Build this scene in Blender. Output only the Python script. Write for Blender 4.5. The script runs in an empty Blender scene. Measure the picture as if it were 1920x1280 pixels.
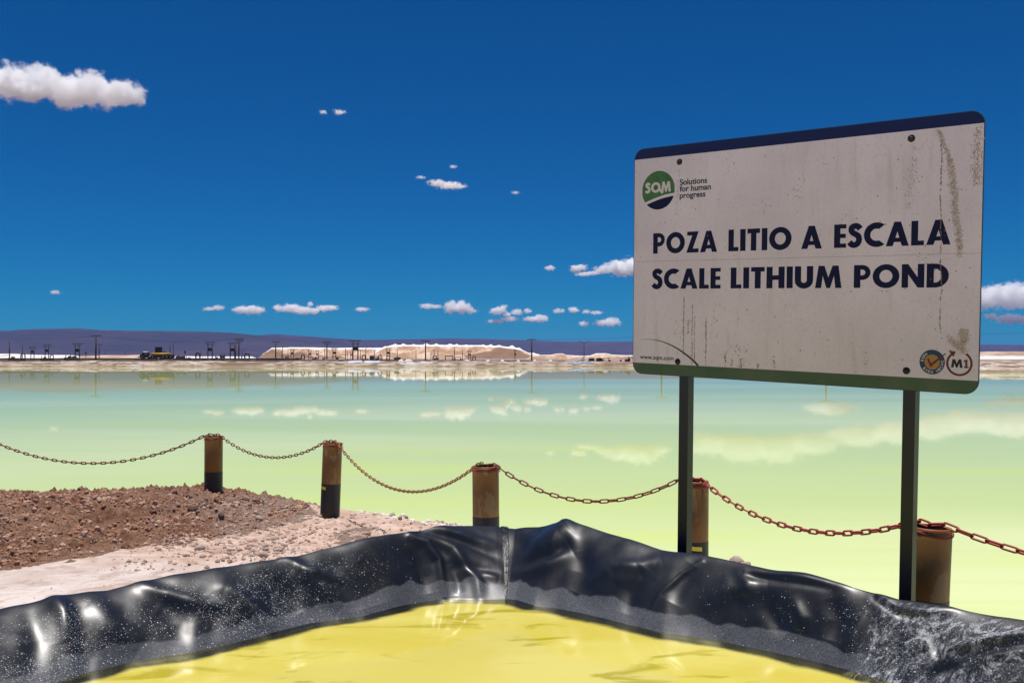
import bpy, math, random
import numpy as np
from mathutils import Vector, Matrix, Euler
R = math.radians
random.seed(7)
sc = bpy.context.scene
COL = sc.collection

# ------------------------------------------------------------------ camera
FPX, CX, CY, YH, EYE = 1867.0, 960.0, 640.0, 675.0, 1.6
PITCH = math.atan((YH - CY) / FPX)
cd = bpy.data.cameras.new("camera"); cam = bpy.data.objects.new("camera", cd); COL.objects.link(cam)
cam.location = (0, 0, EYE); cam.rotation_euler = (math.pi / 2 + PITCH, 0, 0)
cd.sensor_width = 36; cd.lens = 36 * FPX / 1920; cd.clip_start = 0.05; cd.clip_end = 120000
sc.camera = cam

# ------------------------------------------------------------------ light
SUN_EL, SUN_AZ = R(86), R(-30)          # azimuth measured from +Y towards +X
w = bpy.data.worlds.new("World"); sc.world = w; w.use_nodes = True
wn = w.node_tree.nodes; wl = w.node_tree.links
bg = wn["Background"]; bg.inputs[1].default_value = 0.057
sky = wn.new("ShaderNodeTexSky"); sky.sky_type = 'NISHITA'; sky.sun_disc = False
sky.sun_elevation = SUN_EL; sky.sun_rotation = SUN_AZ
sky.altitude = 2300; sky.air_density = 1.0; sky.dust_density = 0.3; sky.ozone_density = 3.0
hs = wn.new("ShaderNodeHueSaturation"); hs.inputs['Saturation'].default_value = 1.2
tint = wn.new("ShaderNodeMix"); tint.data_type = 'RGBA'; tint.blend_type = 'MULTIPLY'; tint.inputs[0].default_value = 1.0
tint.inputs[7].default_value = (0.035, 0.63, 1.02, 1)      # deep polarised desert blue
wl.new(sky.outputs[0], hs.inputs['Color']); wl.new(hs.outputs[0], tint.inputs[6]); wl.new(tint.outputs[2], bg.inputs[0])
sd = bpy.data.lights.new("sun", 'SUN'); sd.energy = 4.4; sd.angle = R(0.53); sd.color = (1.0, 0.955, 0.9)
sun = bpy.data.objects.new("sun", sd); COL.objects.link(sun)
sdir = Vector((math.sin(SUN_AZ) * math.cos(SUN_EL), math.cos(SUN_AZ) * math.cos(SUN_EL), math.sin(SUN_EL)))
sun.rotation_euler = sdir.to_track_quat('Z', 'Y').to_euler(); sun.location = (0, 0, 30)
sc.view_settings.view_transform = 'Standard'; sc.view_settings.look = 'None'
sc.view_settings.exposure = 0.13; sc.view_settings.gamma = 1.0; sc.view_settings.use_curve_mapping = False
sc.cycles.use_denoising = True
sc.cycles.max_bounces = 40; sc.cycles.volume_bounces = 32; sc.cycles.transparent_max_bounces = 12
sc.cycles.diffuse_bounces = 3; sc.cycles.glossy_bounces = 3
sc.cycles.sample_clamp_indirect = 6
sc.cycles.volume_max_steps = 256

# ------------------------------------------------------------------ helpers
def lens(x, y, Y):
    """point of the place at forward distance Y that the photograph shows at pixel x, y"""
    a = (x - CX) / FPX; b = (CY - y) / FPX
    d = Vector((a, math.cos(PITCH) - b * math.sin(PITCH), math.sin(PITCH) + b * math.cos(PITCH)))
    return Vector((0, 0, EYE)) + d * (Y / d.y)
def lens_np(x, y, Y):
    a = (x - CX) / FPX; b = (CY - y) / FPX
    dy = math.cos(PITCH) - b * math.sin(PITCH); dz = math.sin(PITCH) + b * math.cos(PITCH)
    return a * Y / dy, EYE + dz / dy * Y
def to_px(X, Y, Z):
    z = Z - EYE; f = Y * math.cos(PITCH) + z * math.sin(PITCH); u = -Y * math.sin(PITCH) + z * math.cos(PITCH)
    return CX + FPX * X / f, CY - FPX * u / f

_rs = np.random.RandomState(11)
_PERM = np.tile(_rs.permutation(512), 3)
_G = _rs.normal(size=(512, 3)); _G /= np.linalg.norm(_G, axis=1)[:, None]
def perlin(x, y, z=0.0):
    x, y, z = np.broadcast_arrays(np.asarray(x, float), y, z)
    xi, yi, zi = np.floor(x).astype(int), np.floor(y).astype(int), np.floor(z).astype(int)
    xf, yf, zf = x - xi, y - yi, z - zi
    u, v, q = [t * t * t * (t * (t * 6 - 15) + 10) for t in (xf, yf, zf)]
    def g(a, b, c):
        h = _PERM[(_PERM[(_PERM[(xi + a) & 511] + yi + b) & 511] + zi + c) & 511]
        gv = _G[h]
        return gv[..., 0] * (xf - a) + gv[..., 1] * (yf - b) + gv[..., 2] * (zf - c)
    def L(a, b, t): return a + (b - a) * t
    return L(L(L(g(0,0,0), g(1,0,0), u), L(g(0,1,0), g(1,1,0), u), v),
             L(L(g(0,0,1), g(1,0,1), u), L(g(0,1,1), g(1,1,1), u), v), q)
def fbm(x, y, z=0.0, octv=4, gain=0.5, lac=2.0):
    s = 0; a = 1.0
    for i in range(octv):
        s = s + a * perlin(np.asarray(x) * lac**i + 17.3 * i, np.asarray(y) * lac**i + 5.1 * i, np.asarray(z) * lac**i)
        a *= gain
    return s
def sstep(a, b, x):
    t = np.clip((x - a) / (b - a), 0, 1); return t * t * (3 - 2 * t)

def tag(o, label=None, cat=None, group=None, kind=None):
    if label: o['label'] = label
    if cat: o['category'] = cat
    if group: o['group'] = group
    if kind: o['kind'] = kind
    return o
def empty(name, loc=(0, 0, 0), rot=(0, 0, 0)):
    o = bpy.data.objects.new(name, None); COL.objects.link(o); o.location = loc; o.rotation_euler = rot
    o.empty_display_size = 0.1; return o
def mesh_np(name, V, F, mat=None, parent=None, smooth=True, attrs=None, loc=(0, 0, 0)):
    """V (n,3) array; F (m,4) int array or list of faces"""
    me = bpy.data.meshes.new(name)
    V = np.asarray(V, dtype=np.float32)
    if isinstance(F, np.ndarray):
        me.vertices.add(len(V)); me.vertices.foreach_set("co", V.ravel())
        k = F.shape[1]
        me.loops.add(F.size); me.loops.foreach_set("vertex_index", F.astype(np.int32).ravel())
        me.polygons.add(len(F)); me.polygons.foreach_set("loop_start", np.arange(0, F.size, k, dtype=np.int32))
        me.polygons.foreach_set("loop_total", np.full(len(F), k, dtype=np.int32))
        me.update(calc_edges=True); me.validate()
    else:
        me.from_pydata([tuple(map(float, v)) for v in V], [], F); me.update()
    me.polygons.foreach_set("use_smooth", [smooth] * len(me.polygons))
    for k, a in (attrs or {}).items():
        at = me.attributes.new(k, 'FLOAT', 'POINT'); at.data.foreach_set("value", np.asarray(a, np.float32).ravel())
    if mat: me.materials.append(mat)
    o = bpy.data.objects.new(name, me); COL.objects.link(o); o.location = loc
    if parent: o.parent = parent
    return o
def grid_faces(nu, nv, closed=False):
    i = np.arange(nu if closed else nu - 1); j = np.arange(nv - 1)
    I, J = np.meshgrid(i, j, indexing='ij'); I2 = (I + 1) % nu
    return np.stack([I * nv + J, I2 * nv + J, I2 * nv + J + 1, I * nv + J + 1], -1).reshape(-1, 4)
class MB:
    """collects simple solids into one mesh"""
    def __init__(s): s.v = []; s.f = []
    def add(s, V, F):
        n = len(s.v); s.v += [tuple(v) for v in V]; s.f += [tuple(i + n for i in f) for f in F]; return s
    def box(s, c, size, rot=None, taper=1.0):
        M = rot if rot else Matrix.Identity(3); x, y, z = [t / 2 for t in size]; c = Vector(c); V = []
        for sz in (-1, 1):
            k = taper if sz > 0 else 1
            for sx, sy in ((-1, -1), (1, -1), (1, 1), (-1, 1)):
                V.append(c + M @ Vector((sx * x * k, sy * y * k, sz * z)))
        return s.add(V, [(3, 2, 1, 0), (4, 5, 6, 7), (0, 1, 5, 4), (1, 2, 6, 5), (2, 3, 7, 6), (3, 0, 4, 7)])
    def tube(s, pts, r, n=8, cap=True, closed=False):
        pts = [Vector(p) for p in pts]; m = len(pts); V = []; prev = None
        for i, p in enumerate(pts):
            if closed: t = pts[(i + 1) % m] - pts[i - 1]
            else: t = (pts[min(i + 1, m - 1)] - pts[max(i - 1, 0)])
            t.normalize()
            if prev is None:
                a = Vector((0, 0, 1)) if abs(t.z) < .9 else Vector((1, 0, 0)); prev = t.cross(a).normalized()
            e1 = (prev - t * prev.dot(t)).normalized(); prev = e1; e2 = t.cross(e1)
            rr = r[i] if isinstance(r, (list, tuple)) else r
            for k in range(n):
                a = 2 * math.pi * k / n; V.append(p + e1 * math.cos(a) * rr + e2 * math.sin(a) * rr)
        F = []
        for i in range(m if closed else m - 1):
            for k in range(n):
                a, b = i * n + k, i * n + (k + 1) % n; c, d = ((i + 1) % m) * n + (k + 1) % n, ((i + 1) % m) * n + k
                F.append((a, b, c, d))
        if cap and not closed: F.append(tuple(range(n - 1, -1, -1))); F.append(tuple((m - 1) * n + k for k in range(n)))
        return s.add(V, F)
    def build(s, name, mat, parent=None, smooth=False, loc=(0, 0, 0)):
        return mesh_np(name, np.array(s.v), s.f, mat, parent, smooth, loc=loc)
def copy_tree(o, parent=None):
    c = o.copy(); COL.objects.link(c)
    if parent: c.parent = parent
    for ch in list(o.children): copy_tree(ch, c)
    return c

# ------------------------------------------------------------------ materials
def mat(name, col, rough=0.6, metal=0.0, spec=0.5, noise=None, bump=None, coords='Object'):
    """noise: (scale, colour2, lo, hi) list ; bump: (scale, strength, distance)"""
    m = bpy.data.materials.new(name); m.use_nodes = True; nt = m.node_tree; N = nt.nodes; Lk = nt.links
    b = N["Principled BSDF"]; b.inputs['Roughness'].default_value = rough; b.inputs['Metallic'].default_value = metal
    b.inputs['Specular IOR Level'].default_value = spec
    tc = N.new("ShaderNodeTexCoord"); src = tc.outputs[coords]
    cur = N.new("ShaderNodeRGB"); cur.outputs[0].default_value = (*col, 1); cur = cur.outputs[0]
    for it in (noise or []):
        scale, c2, lo, hi = it[:4]
        n = N.new("ShaderNodeTexNoise"); n.inputs['Detail'].default_value = 6; n.inputs['Roughness'].default_value = .62
        if isinstance(scale, tuple):
            mp = N.new("ShaderNodeMapping"); mp.inputs['Scale'].default_value = scale; Lk.new(src, mp.inputs[0]); Lk.new(mp.outputs[0], n.inputs[0]); n.inputs['Scale'].default_value = 1
        else:
            n.inputs['Scale'].default_value = scale; Lk.new(src, n.inputs[0])
        r = N.new("ShaderNodeMapRange"); r.inputs[1].default_value = lo; r.inputs[2].default_value = hi; Lk.new(n.outputs[0], r.inputs[0])
        mx = N.new("ShaderNodeMix"); mx.data_type = 'RGBA'; Lk.new(r.outputs[0], mx.inputs[0]); Lk.new(cur, mx.inputs[6])
        mx.inputs[7].default_value = (*c2, 1); cur = mx.outputs[2]
    Lk.new(cur, b.inputs['Base Color'])
    if bump:
        n = N.new("ShaderNodeTexNoise"); n.inputs['Scale'].default_value = bump[0]; n.inputs['Detail'].default_value = 7; Lk.new(src, n.inputs[0])
        bp = N.new("ShaderNodeBump"); bp.inputs['Strength'].default_value = bump[1]; bp.inputs['Distance'].default_value = bump[2]
        Lk.new(n.outputs[0], bp.inputs['Height']); Lk.new(bp.outputs[0], b.inputs['Normal'])
    return m
class NT:
    """tiny node writer"""
    def __init__(s, nt): s.nt = nt
    def new(s, t, **kw):
        n = s.nt.nodes.new(t)
        for k, v in kw.items(): setattr(n, k, v)
        return n
    def put(s, sock, v):
        if isinstance(v, bpy.types.NodeSocket): s.nt.links.new(v, sock)
        elif v is not None: sock.default_value = v
    def math(s, op, a, b=None, c=None, clamp=False):
        n = s.new("ShaderNodeMath", operation=op, use_clamp=clamp)
        s.put(n.inputs[0], a); s.put(n.inputs[1], b); s.put(n.inputs[2], c); return n.outputs[0]
    def vmath(s, op, a, b=None):
        n = s.new("ShaderNodeVectorMath", operation=op); s.put(n.inputs[0], a); s.put(n.inputs[1], b)
        return n.outputs['Value'] if op in ('LENGTH', 'DOT_PRODUCT', 'DISTANCE') else n.outputs[0]
    def noise(s, vec, scale, detail=4, rough=.55, dist=0.0):
        n = s.new("ShaderNodeTexNoise"); s.put(n.inputs['Vector'], vec); n.inputs['Scale'].default_value = scale
        n.inputs['Detail'].default_value = detail; n.inputs['Roughness'].default_value = rough; n.inputs['Distortion'].default_value = dist
        return n.outputs[0]
    def rng(s, v, a, b, c=0.0, d=1.0, smooth=True):
        n = s.new("ShaderNodeMapRange"); n.interpolation_type = 'SMOOTHSTEP' if smooth else 'LINEAR'
        s.put(n.inputs[0], v)
        for i, q in enumerate((a, b, c, d)): n.inputs[i + 1].default_value = q
        return n.outputs[0]
    def mix(s, f, a, b):
        n = s.new("ShaderNodeMix", data_type='RGBA'); s.put(n.inputs[0], f)
        s.put(n.inputs[6], (*a, 1) if isinstance(a, tuple) else a); s.put(n.inputs[7], (*b, 1) if isinstance(b, tuple) else b); return n.outputs[2]
    def mapping(s, vec, scale=(1, 1, 1), rot=(0, 0, 0), loc=(0, 0, 0)):
        n = s.new("ShaderNodeMapping"); s.put(n.inputs[0], vec); n.inputs['Scale'].default_value = scale
        n.inputs['Rotation'].default_value = rot; n.inputs['Location'].default_value = loc; return n.outputs[0]
    def attr(s, name):
        n = s.new("ShaderNodeAttribute", attribute_name=name); return n.outputs['Fac']
    def pos(s): return s.new("ShaderNodeNewGeometry").outputs['Position']
    def bump(s, h, strength, dist, normal=None):
        n = s.new("ShaderNodeBump"); n.inputs['Strength'].default_value = strength; n.inputs['Distance'].default_value = dist
        s.put(n.inputs['Height'], h)
        if normal is not None: s.put(n.inputs['Normal'], normal)
        return n.outputs[0]
def new_mat(name):
    m = bpy.data.materials.new(name); m.use_nodes = True
    return m, NT(m.node_tree), m.node_tree.nodes["Principled BSDF"]

# ================================================================== SKY AND AIR
hz = MB(); hz.box((0, 8000, 358), (70000, 70000, 724))
haze = hz.build("haze", None); tag(haze, kind='stuff')
hm = bpy.data.materials.new("thin_air"); hm.use_nodes = True; hm.node_tree.nodes.clear()
pv = hm.node_tree.nodes.new("ShaderNodeVolumePrincipled"); out = hm.node_tree.nodes.new("ShaderNodeOutputMaterial")
pv.inputs['Color'].default_value = (0.20, 0.34, 1.0, 1); pv.inputs['Density'].default_value = 1.4e-5; pv.inputs['Anisotropy'].default_value = 0.0
hm.node_tree.links.new(pv.outputs[0], out.inputs['Volume']); haze.data.materials.append(hm)

# clouds: real volumes, each built of blobs (pixel centre, half width, half height)
def cloud(label, blobs, base_alt=1500.0, dens=1.0, group=None, rough=.68, nscale=1.0, wisp=0.0, Y=None):
    ys = [b[1] for b in blobs]; ymid = sum(ys) / len(ys)
    if Y is None: Y = min(base_alt * FPX / max(30.0, (YH - ymid)), 26000.0)
    k = Y / FPX
    B = []
    for (x, y, hw, hh) in blobs:
        c = lens(x, y, Y); c.y += random.uniform(-.2, .2) * hw * k
        B.append((c, hw * k * 1.15, min(hw * k, hh * k * 2.5) * 1.1, hh * k * 1.25))
    lo = Vector([min(c[i] - (rx, ry, rz)[i] * 1.25 for c, rx, ry, rz in B) for i in range(3)])
    hi = Vector([max(c[i] + (rx, ry, rz)[i] * 1.25 for c, rx, ry, rz in B) for i in range(3)])
    lo.z = max(lo.z, 722.0)
    cen = (lo + hi) / 2; sz = hi - lo
    m = bpy.data.materials.new("cloud_vapour"); m.use_nodes = True; m.node_tree.nodes.clear(); T = NT(m.node_tree)
    p = T.pos(); acc = None
    for c, rx, ry, rz in B:
        q = T.vmath('SUBTRACT', p, tuple(c)); q = T.vmath('DIVIDE', q, (rx, ry, rz))
        d = T.math('SUBTRACT', 1.0, T.vmath('LENGTH', q))
        acc = d if acc is None else T.math('SMOOTH_MAX', acc, d, 0.15)
    hmean = sum(b[3] for b in B) / len(B)
    q = T.mapping(p, scale=tuple([1 / hmean / nscale] * 2 + [1.15 / hmean / nscale]), loc=(random.uniform(0, 50), random.uniform(0, 50), 0))
    n = T.noise(q, 1.1, detail=5, rough=rough)
    n = T.math('SUBTRACT', n, 0.5)
    e = T.math('MULTIPLY_ADD', n, 2.5 + wisp, acc)
    dd = T.rng(e, 0.18 + wisp * .12, 0.62 + wisp * .3, 0, dens * 4.0 / hmean)
    s = T.new("ShaderNodeVolumeScatter"); s.inputs['Color'].default_value = (1, 1, 1, 1); s.inputs['Anisotropy'].default_value = 0.2
    T.put(s.inputs['Density'], dd); o_ = T.new("ShaderNodeOutputMaterial"); m.node_tree.links.new(s.outputs[0], o_.inputs['Volume'])
    mb = MB(); mb.box((0, 0, 0), tuple(sz)); o = mb.build("cloud", m, loc=cen)
    m.cycles.volume_step_rate = 1.0 if sz.x * FPX / Y < 120 else 0.5
    tag(o, label, 'cloud', group); return o
cloud("large white cumulus cloud high at the left edge, flat and drawn out", [(-25, 158, 60, 30), (30, 148, 40, 24), (75, 152, 42, 26), (62, 172, 50, 18), (130, 172, 50, 28), (175, 170, 50, 32), (225, 176, 42, 24), (255, 180, 22, 17)], base_alt=1500, dens=1.0)
G2 = "small white clouds low over the horizon"
cloud("tiny wisp of cloud below and right of the big cloud, nearest it", [(606, 211, 8, 4)], dens=.35, wisp=.5, group=G2)
cloud("tiny ragged wisp of cloud just right of its twin high in the sky", [(636, 210, 12, 5)], dens=.4, wisp=.5, group=G2)
cloud("small bright cloud alone in the middle of the blue sky", [(820, 343, 20, 6), (842, 347, 28, 7), (862, 350, 14, 4)], dens=.6, wisp=.3, group=G2)
cloud("faint speck of cloud right above the lone mid-sky cloud", [(850, 313, 8, 3)], dens=.3, wisp=.5, group=G2)
cloud("faint thin cloud left of the lone mid-sky cloud", [(789, 333, 10, 3)], dens=.25, wisp=.5, group=G2)
cloud("faint speck of cloud far right of the lone mid-sky cloud", [(966, 361, 9, 3)], dens=.25, wisp=.5, group=G2)
cloud("small pale cloud alone low over the hills at far left", [(104, 548, 10, 4)], dens=.5, wisp=.3, group=G2)
cloud("thin flat cloud just left of the rounded low cloud", [(393, 579, 14, 4), (410, 577, 13, 5)], dens=.5, wisp=.3, group=G2)
cloud("rounded flat-bottomed low cloud above the left end of the hills", [(455, 581, 18, 7), (475, 581, 20, 8), (487, 582, 10, 5)], group=G2)
cloud("long lumpy low cloud left of centre above the salt piles", [(523, 578, 12, 7), (545, 578, 20, 8), (570, 582, 26, 7), (588, 584, 12, 6)], group=G2)
cloud("oblong low cloud touching the right end of the long lumpy cloud", [(608, 578, 16, 6), (622, 577, 13, 5)], group=G2)
cloud("small puff hovering over the long lumpy cloud", [(582, 570, 6, 5)], dens=.7, group=G2)
cloud("small flat cloud standing alone above the middle of the salt piles", [(679, 580, 14, 4)], dens=.6, group=G2)
cloud("thin ragged cloud joining the peaked low cloud from its left", [(800, 574, 16, 5), (817, 575, 12, 4)], dens=.5, wisp=.2, group=G2)
cloud("peaked bright low cloud above the right half of the salt piles", [(848, 576, 18, 11), (864, 576, 20, 11), (880, 582, 14, 7)], group=G2)
cloud("peaked small cloud at the left of the scattered low group", [(930, 584, 12, 7), (941, 580, 11, 9), (950, 589, 10, 4)], group=G2)
cloud("flat thin cloud beneath the peaked cloud of the scattered group", [(930, 602, 18, 4), (955, 598, 18, 5)], dens=.6, wisp=.2, group=G2)
cloud("pale double puff in the middle of the scattered low group", [(969, 585, 12, 6), (989, 583, 9, 5)], dens=.6, wisp=.2, group=G2)
cloud("wedge shaped low cloud right under the pale double puff", [(995, 598, 16, 5), (1012, 597, 16, 7)], group=G2)
cloud("faint little cloud left of the round puff near the sign", [(1045, 583, 9, 5), (1055, 583, 5, 4)], dens=.5, wisp=.2, group=G2)
cloud("round white puff halfway between centre and sign", [(1075, 581, 10, 6)], group=G2)
cloud("faint broken cloud right of the round white puff", [(1100, 584, 10, 4), (1118, 586, 13, 4)], dens=.4, wisp=.4, group=G2)
cloud("low triangular speck of cloud near the hills left of the sign", [(1095, 607, 10, 5)], dens=.8, group=G2)
cloud("low heaped cloud close to the left edge of the sign", [(1130, 605, 16, 6), (1146, 604, 18, 8)], dens=.8, group=G2)
cloud("small flat puff left of the cloud bank at sign height", [(1032, 503, 10, 5)], dens=.8, group=G2)
cloud("small peaked cloud just left of the cloud bank", [(1082, 505, 14, 7), (1090, 502, 12, 7)], group=G2)
cloud("thin flat cloud tucked under the left tip of the cloud bank", [(1095, 514, 18, 4), (1112, 512, 14, 4)], dens=.6, group=G2)
cloud("big bright cloud running behind the left edge of the sign", [(1135, 506, 26, 8), (1165, 502, 34, 14), (1200, 500, 40, 16), (1230, 508, 30, 10)], base_alt=1800)
cloud("wide cloud bank hidden behind the middle of the sign", [(1330, 520, 50, 20), (1390, 512, 60, 26), (1450, 510, 60, 26), (1510, 520, 60, 22)], base_alt=2000, dens=.8)
cloud("long cloud bank behind the right half of the sign", [(1600, 535, 60, 20), (1670, 540, 60, 20), (1740, 550, 60, 22), (1560, 585, 60, 12), (1800, 560, 50, 24)], base_alt=2000, dens=.6)
cloud("cloud showing right of the sign, upper and larger of two", [(1860, 556, 40, 22), (1900, 552, 46, 20), (1945, 556, 50, 24), (1915, 572, 40, 8)], base_alt=1800, dens=.8)
cloud("cloud showing right of the sign, lower and smaller of two", [(1858, 593, 14, 6), (1895, 598, 32, 9), (1925, 600, 20, 7)], base_alt=1500, dens=.8)

# ================================================================== FAR LAND
m_plain = mat("desert_soil", (.16, .085, .062), .95, noise=[(.0006, (.22, .14, .10), .4, .6)], coords='Object')
n = 64; ang = np.linspace(0, 2 * np.pi, n, endpoint=False)
V = [(0, 8000, -1.6)] + [(34000 * math.cos(a), 8000 + 34000 * math.sin(a), -1.6) for a in ang]
mesh_np("desert_ground", V, [(0, 1 + i, 1 + (i + 1) % n) for i in range(n)], m_plain, smooth=False).__setitem__('kind', 'structure')

m_hill = mat("hill_rock", (.020, .020, .032), .95, noise=[((.0004, .0004, .004), (.056, .038, .048), .40, .62), ((.003, .003, .02), (.016, .016, .026), .5, .7)])
def hills(name, prof, Y0, depth, base_y, amp, seed):
    xs = np.linspace(-900, 2800, 420); py = np.interp(xs, [p[0] for p in prof], [p[1] for p in prof])
    rows = np.linspace(0, 1, 40); X, T_ = np.meshgrid(xs, rows, indexing='ij')
    Y = Y0 + depth * T_ * .6
    top = (YH - py)[:, None] * (Y0 + depth * .6) / FPX
    prf = np.where(T_ < .999, T_ ** 1.6, 1)
    Z = top * prf; Xw = (X - CX) / FPX * Y
    nn = fbm(Xw / 1800 + seed, Y / 2600, seed, 6, .55)
    gul = -np.abs(fbm(Xw / 500 + 3 * nn, Y / 3000 + seed, 1.7, 4, .5))
    env = np.sin(np.pi * np.clip(T_, 0, 1)) ** .8
    Z = Z + (nn * amp + gul * amp * .9) * env + fbm(Xw / 700, seed, 0, 4)[..., ] * 6 * T_
    Z = np.maximum(Z - 3 * (T_ < .02), -1.9)
    back = Z[:, -1:] * 0 - 1.9
    V = np.stack([np.concatenate([Xw, Xw[:, -1:]], 1), np.concatenate([Y, Y[:, -1:] + 2500], 1), np.concatenate([Z, back], 1)], -1).reshape(-1, 3)
    o = mesh_np(name, V, grid_faces(len(xs), 41), m_hill); o['kind'] = 'structure'; return o
hills("hills", [(-900, 628), (-300, 624), (0, 620), (60, 617), (140, 615), (200, 619), (300, 620), (380, 621), (440, 624), (500, 630), (700, 650), (900, 662), (1300, 672), (2800, 674)], 14000, 5500, 668, 60, 3.3)
hills("distant_hills", [(-900, 640), (300, 640), (440, 634), (480, 628), (517, 626), (600, 632), (680, 637), (760, 636), (840, 634), (900, 635), (1000, 638), (1060, 640), (1180, 640), (1400, 641), (1850, 646), (2800, 650)], 18500, 7500, 668, 70, 9.1)

# ---- salt workings on the far side of the lake
LAKE_Z = -0.5
def shelf_z(X, Y):
    """height of the far bank and the works behind it"""
    edge = 325 + 2.2 * fbm(X / 30, 0, 4.4, 4) + 1.2 * fbm(X / 5, 1, 2.4, 3)
    right = sstep(55, 80, X)
    edge = edge - right * 150
    d = Y - edge
    rise = sstep(-1, 5, d) * 1.55 + sstep(7, 16, d) * .45
    z = -1.0 + rise + np.clip(d - 12, 0, 2000) * .0030
    lump = fbm(X / 6, Y / 3, 2.2, 5) * .45 * sstep(-1, 3, d) * (1 - sstep(14, 30, d))
    lump = lump + fbm(X / 1.6, Y / 1.2, 5.2, 3) * .16 * sstep(-1, 3, d) * (1 - sstep(10, 20, d))
    low = np.minimum(fbm(X / 22, Y / 9, 8.2, 4) * .7, .3) * sstep(10, 20, d) * (1 - .75 * sstep(60, 200, d))
    return z + lump + low
def gcoords(segs):
    out = []
    for a, b, n_ in segs: out += list(np.linspace(a, b, n_, endpoint=False))
    return np.array(out + [segs[-1][1]])
m_shore, T, b = new_mat("far_shore_soil")
p = T.pos()
a1 = T.noise(T.mapping(p, (.30, .16, 2.2)), 1, 6, .7); a2 = T.noise(T.mapping(p, (.05, .03, .3)), 1, 5)
sepz = T.new("ShaderNodeSeparateXYZ"); T.put(sepz.inputs[0], p)
c = T.mix(T.rng(a1, .40, .58), (.16, .095, .06), (.50, .39, .31))
c = T.mix(T.math('MULTIPLY', T.rng(a2, .56, .66), T.rng(a1, .44, .52)), c, (.70, .64, .60))
c = T.mix(T.rng(a2, .47, .36), c, (.20, .125, .085))
wet = T.rng(T.math('ADD', sepz.outputs[2], T.math('MULTIPLY', a1, .4)), .05, -.25)
c = T.mix(wet, c, (.24, .18, .09))
T.put(b.inputs['Base Color'], c); b.inputs['Roughness'].default_value = .9
gx = gcoords([(-900, -230, 40), (-230, 230, 620), (230, 900, 40)]); gy = gcoords([(140, 168, 8), (168, 200, 60), (200, 318, 30), (318, 352, 90), (352, 440, 45), (440, 1600, 50), (1600, 9000, 12)])
X, Y = np.meshgrid(gx, gy, indexing='ij'); Z = shelf_z(X, Y)
Z = np.where(Y > 1500, np.minimum(Z, 5), Z)
far = mesh_np("far_shore_ground", np.stack([X, Y, Z], -1).reshape(-1, 3), grid_faces(len(gx), len(gy)), m_shore); far['kind'] = 'structure'
def shelf(X, Y): return float(shelf_z(np.array([X * 1.0]), np.array([Y * 1.0]))[0])

# salt piles (profile of the crest in the photograph, foot on the plain)
m_salt, T, b = new_mat("heaped_salt")
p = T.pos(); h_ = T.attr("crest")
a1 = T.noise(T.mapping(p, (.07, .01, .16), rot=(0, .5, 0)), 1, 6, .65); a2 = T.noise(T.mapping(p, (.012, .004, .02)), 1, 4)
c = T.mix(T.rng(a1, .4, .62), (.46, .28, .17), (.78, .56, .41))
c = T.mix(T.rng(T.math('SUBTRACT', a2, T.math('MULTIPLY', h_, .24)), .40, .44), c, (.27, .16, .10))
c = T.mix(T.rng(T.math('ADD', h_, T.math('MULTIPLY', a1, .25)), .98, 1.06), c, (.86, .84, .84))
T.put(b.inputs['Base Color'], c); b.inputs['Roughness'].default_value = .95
m_white = mat("white_salt", (.78, .74, .71), .9, noise=[((.05, .02, .6), (.50, .40, .33), .5, .68)])
m_brown = mat("brown_spoil", (.42, .28, .2), .95, noise=[((.03, .02, .3), (.66, .5, .4), .45, .6)])
def pile(name, label, prof, Y0, base_y, m, cones=0, depth=None, seed=1.0, rough=1.0):
    xs = np.linspace(prof[0][0], prof[-1][0], max(24, int((prof[-1][0] - prof[0][0]) * .8)))
    py = np.interp(xs, [q[0] for q in prof], [q[1] for q in prof])
    k = Y0 / FPX
    zb = EYE + (YH - base_y) * k; H = np.maximum((base_y - py) * k, 0.05)
    D = depth or max(H.max() * 1.5, 10)
    t = np.linspace(0, 1, 26); XX, TT = np.meshgrid(xs, t, indexing='ij')
    up = np.clip(TT / .5, 0, 1); dn = np.clip((1 - TT) / .3, 0, 1)
    shape = np.minimum(up, 1) * np.minimum(dn, 1)
    Hn = H[:, None]
    nn = fbm(XX / 26 + seed, TT * 3, seed, 5, .55)
    Z = zb + Hn * np.clip(shape, 0, 1) ** .95
    Z = Z + .05 * H.max() * rough * -np.abs(fbm(XX / 9 + seed, TT * 2 + XX / 60, seed, 4)) * np.sin(np.pi * np.clip(shape, 0, 1)) * 3 + nn * .16 * H.max() * rough * np.sin(np.pi * np.clip(shape, 0, 1)) + .04 * H.max() * rough * fbm(XX / 3.5, TT * 9, seed, 3) * np.clip(shape * 3, 0, 1)
    if cones:
        cxs = [prof[0][0] + (prof[-1][0] - prof[0][0]) * (i + .5 + random.uniform(-.3, .3)) / cones for i in range(cones)]
        for cxp in cxs:
            r_ = random.uniform(3.5, 7); a_ = random.uniform(1.5, 4.2)
            Z = Z + a_ * k * np.clip(1 - np.sqrt(((XX - cxp) / r_) ** 2 + ((TT - .58) / .10) ** 2), 0, 1)
    Yw = Y0 + (TT - .5) * 2 * D
    Xw = (XX - CX) / FPX * Y0
    Z = np.where((TT < .02) | (TT > .98), zb - 12, Z)
    Z[0, :] = np.minimum(Z[0, :], zb - 12); Z[-1, :] = np.minimum(Z[-1, :], zb - 12)
    x0 = float((Xw.min() + Xw.max()) / 2)
    V = np.stack([Xw - x0, Yw - Y0, Z - zb], -1).reshape(-1, 3)
    cr = np.clip((Z - zb) / np.maximum(Hn, .5), 0, 1.3)
    o = mesh_np(name, V, grid_faces(len(xs), len(t)), m, attrs={'crest': cr}, loc=(x0, Y0, zb))
    return tag(o, label, 'salt pile', 'heaps of harvested salt across the lake')
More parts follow.
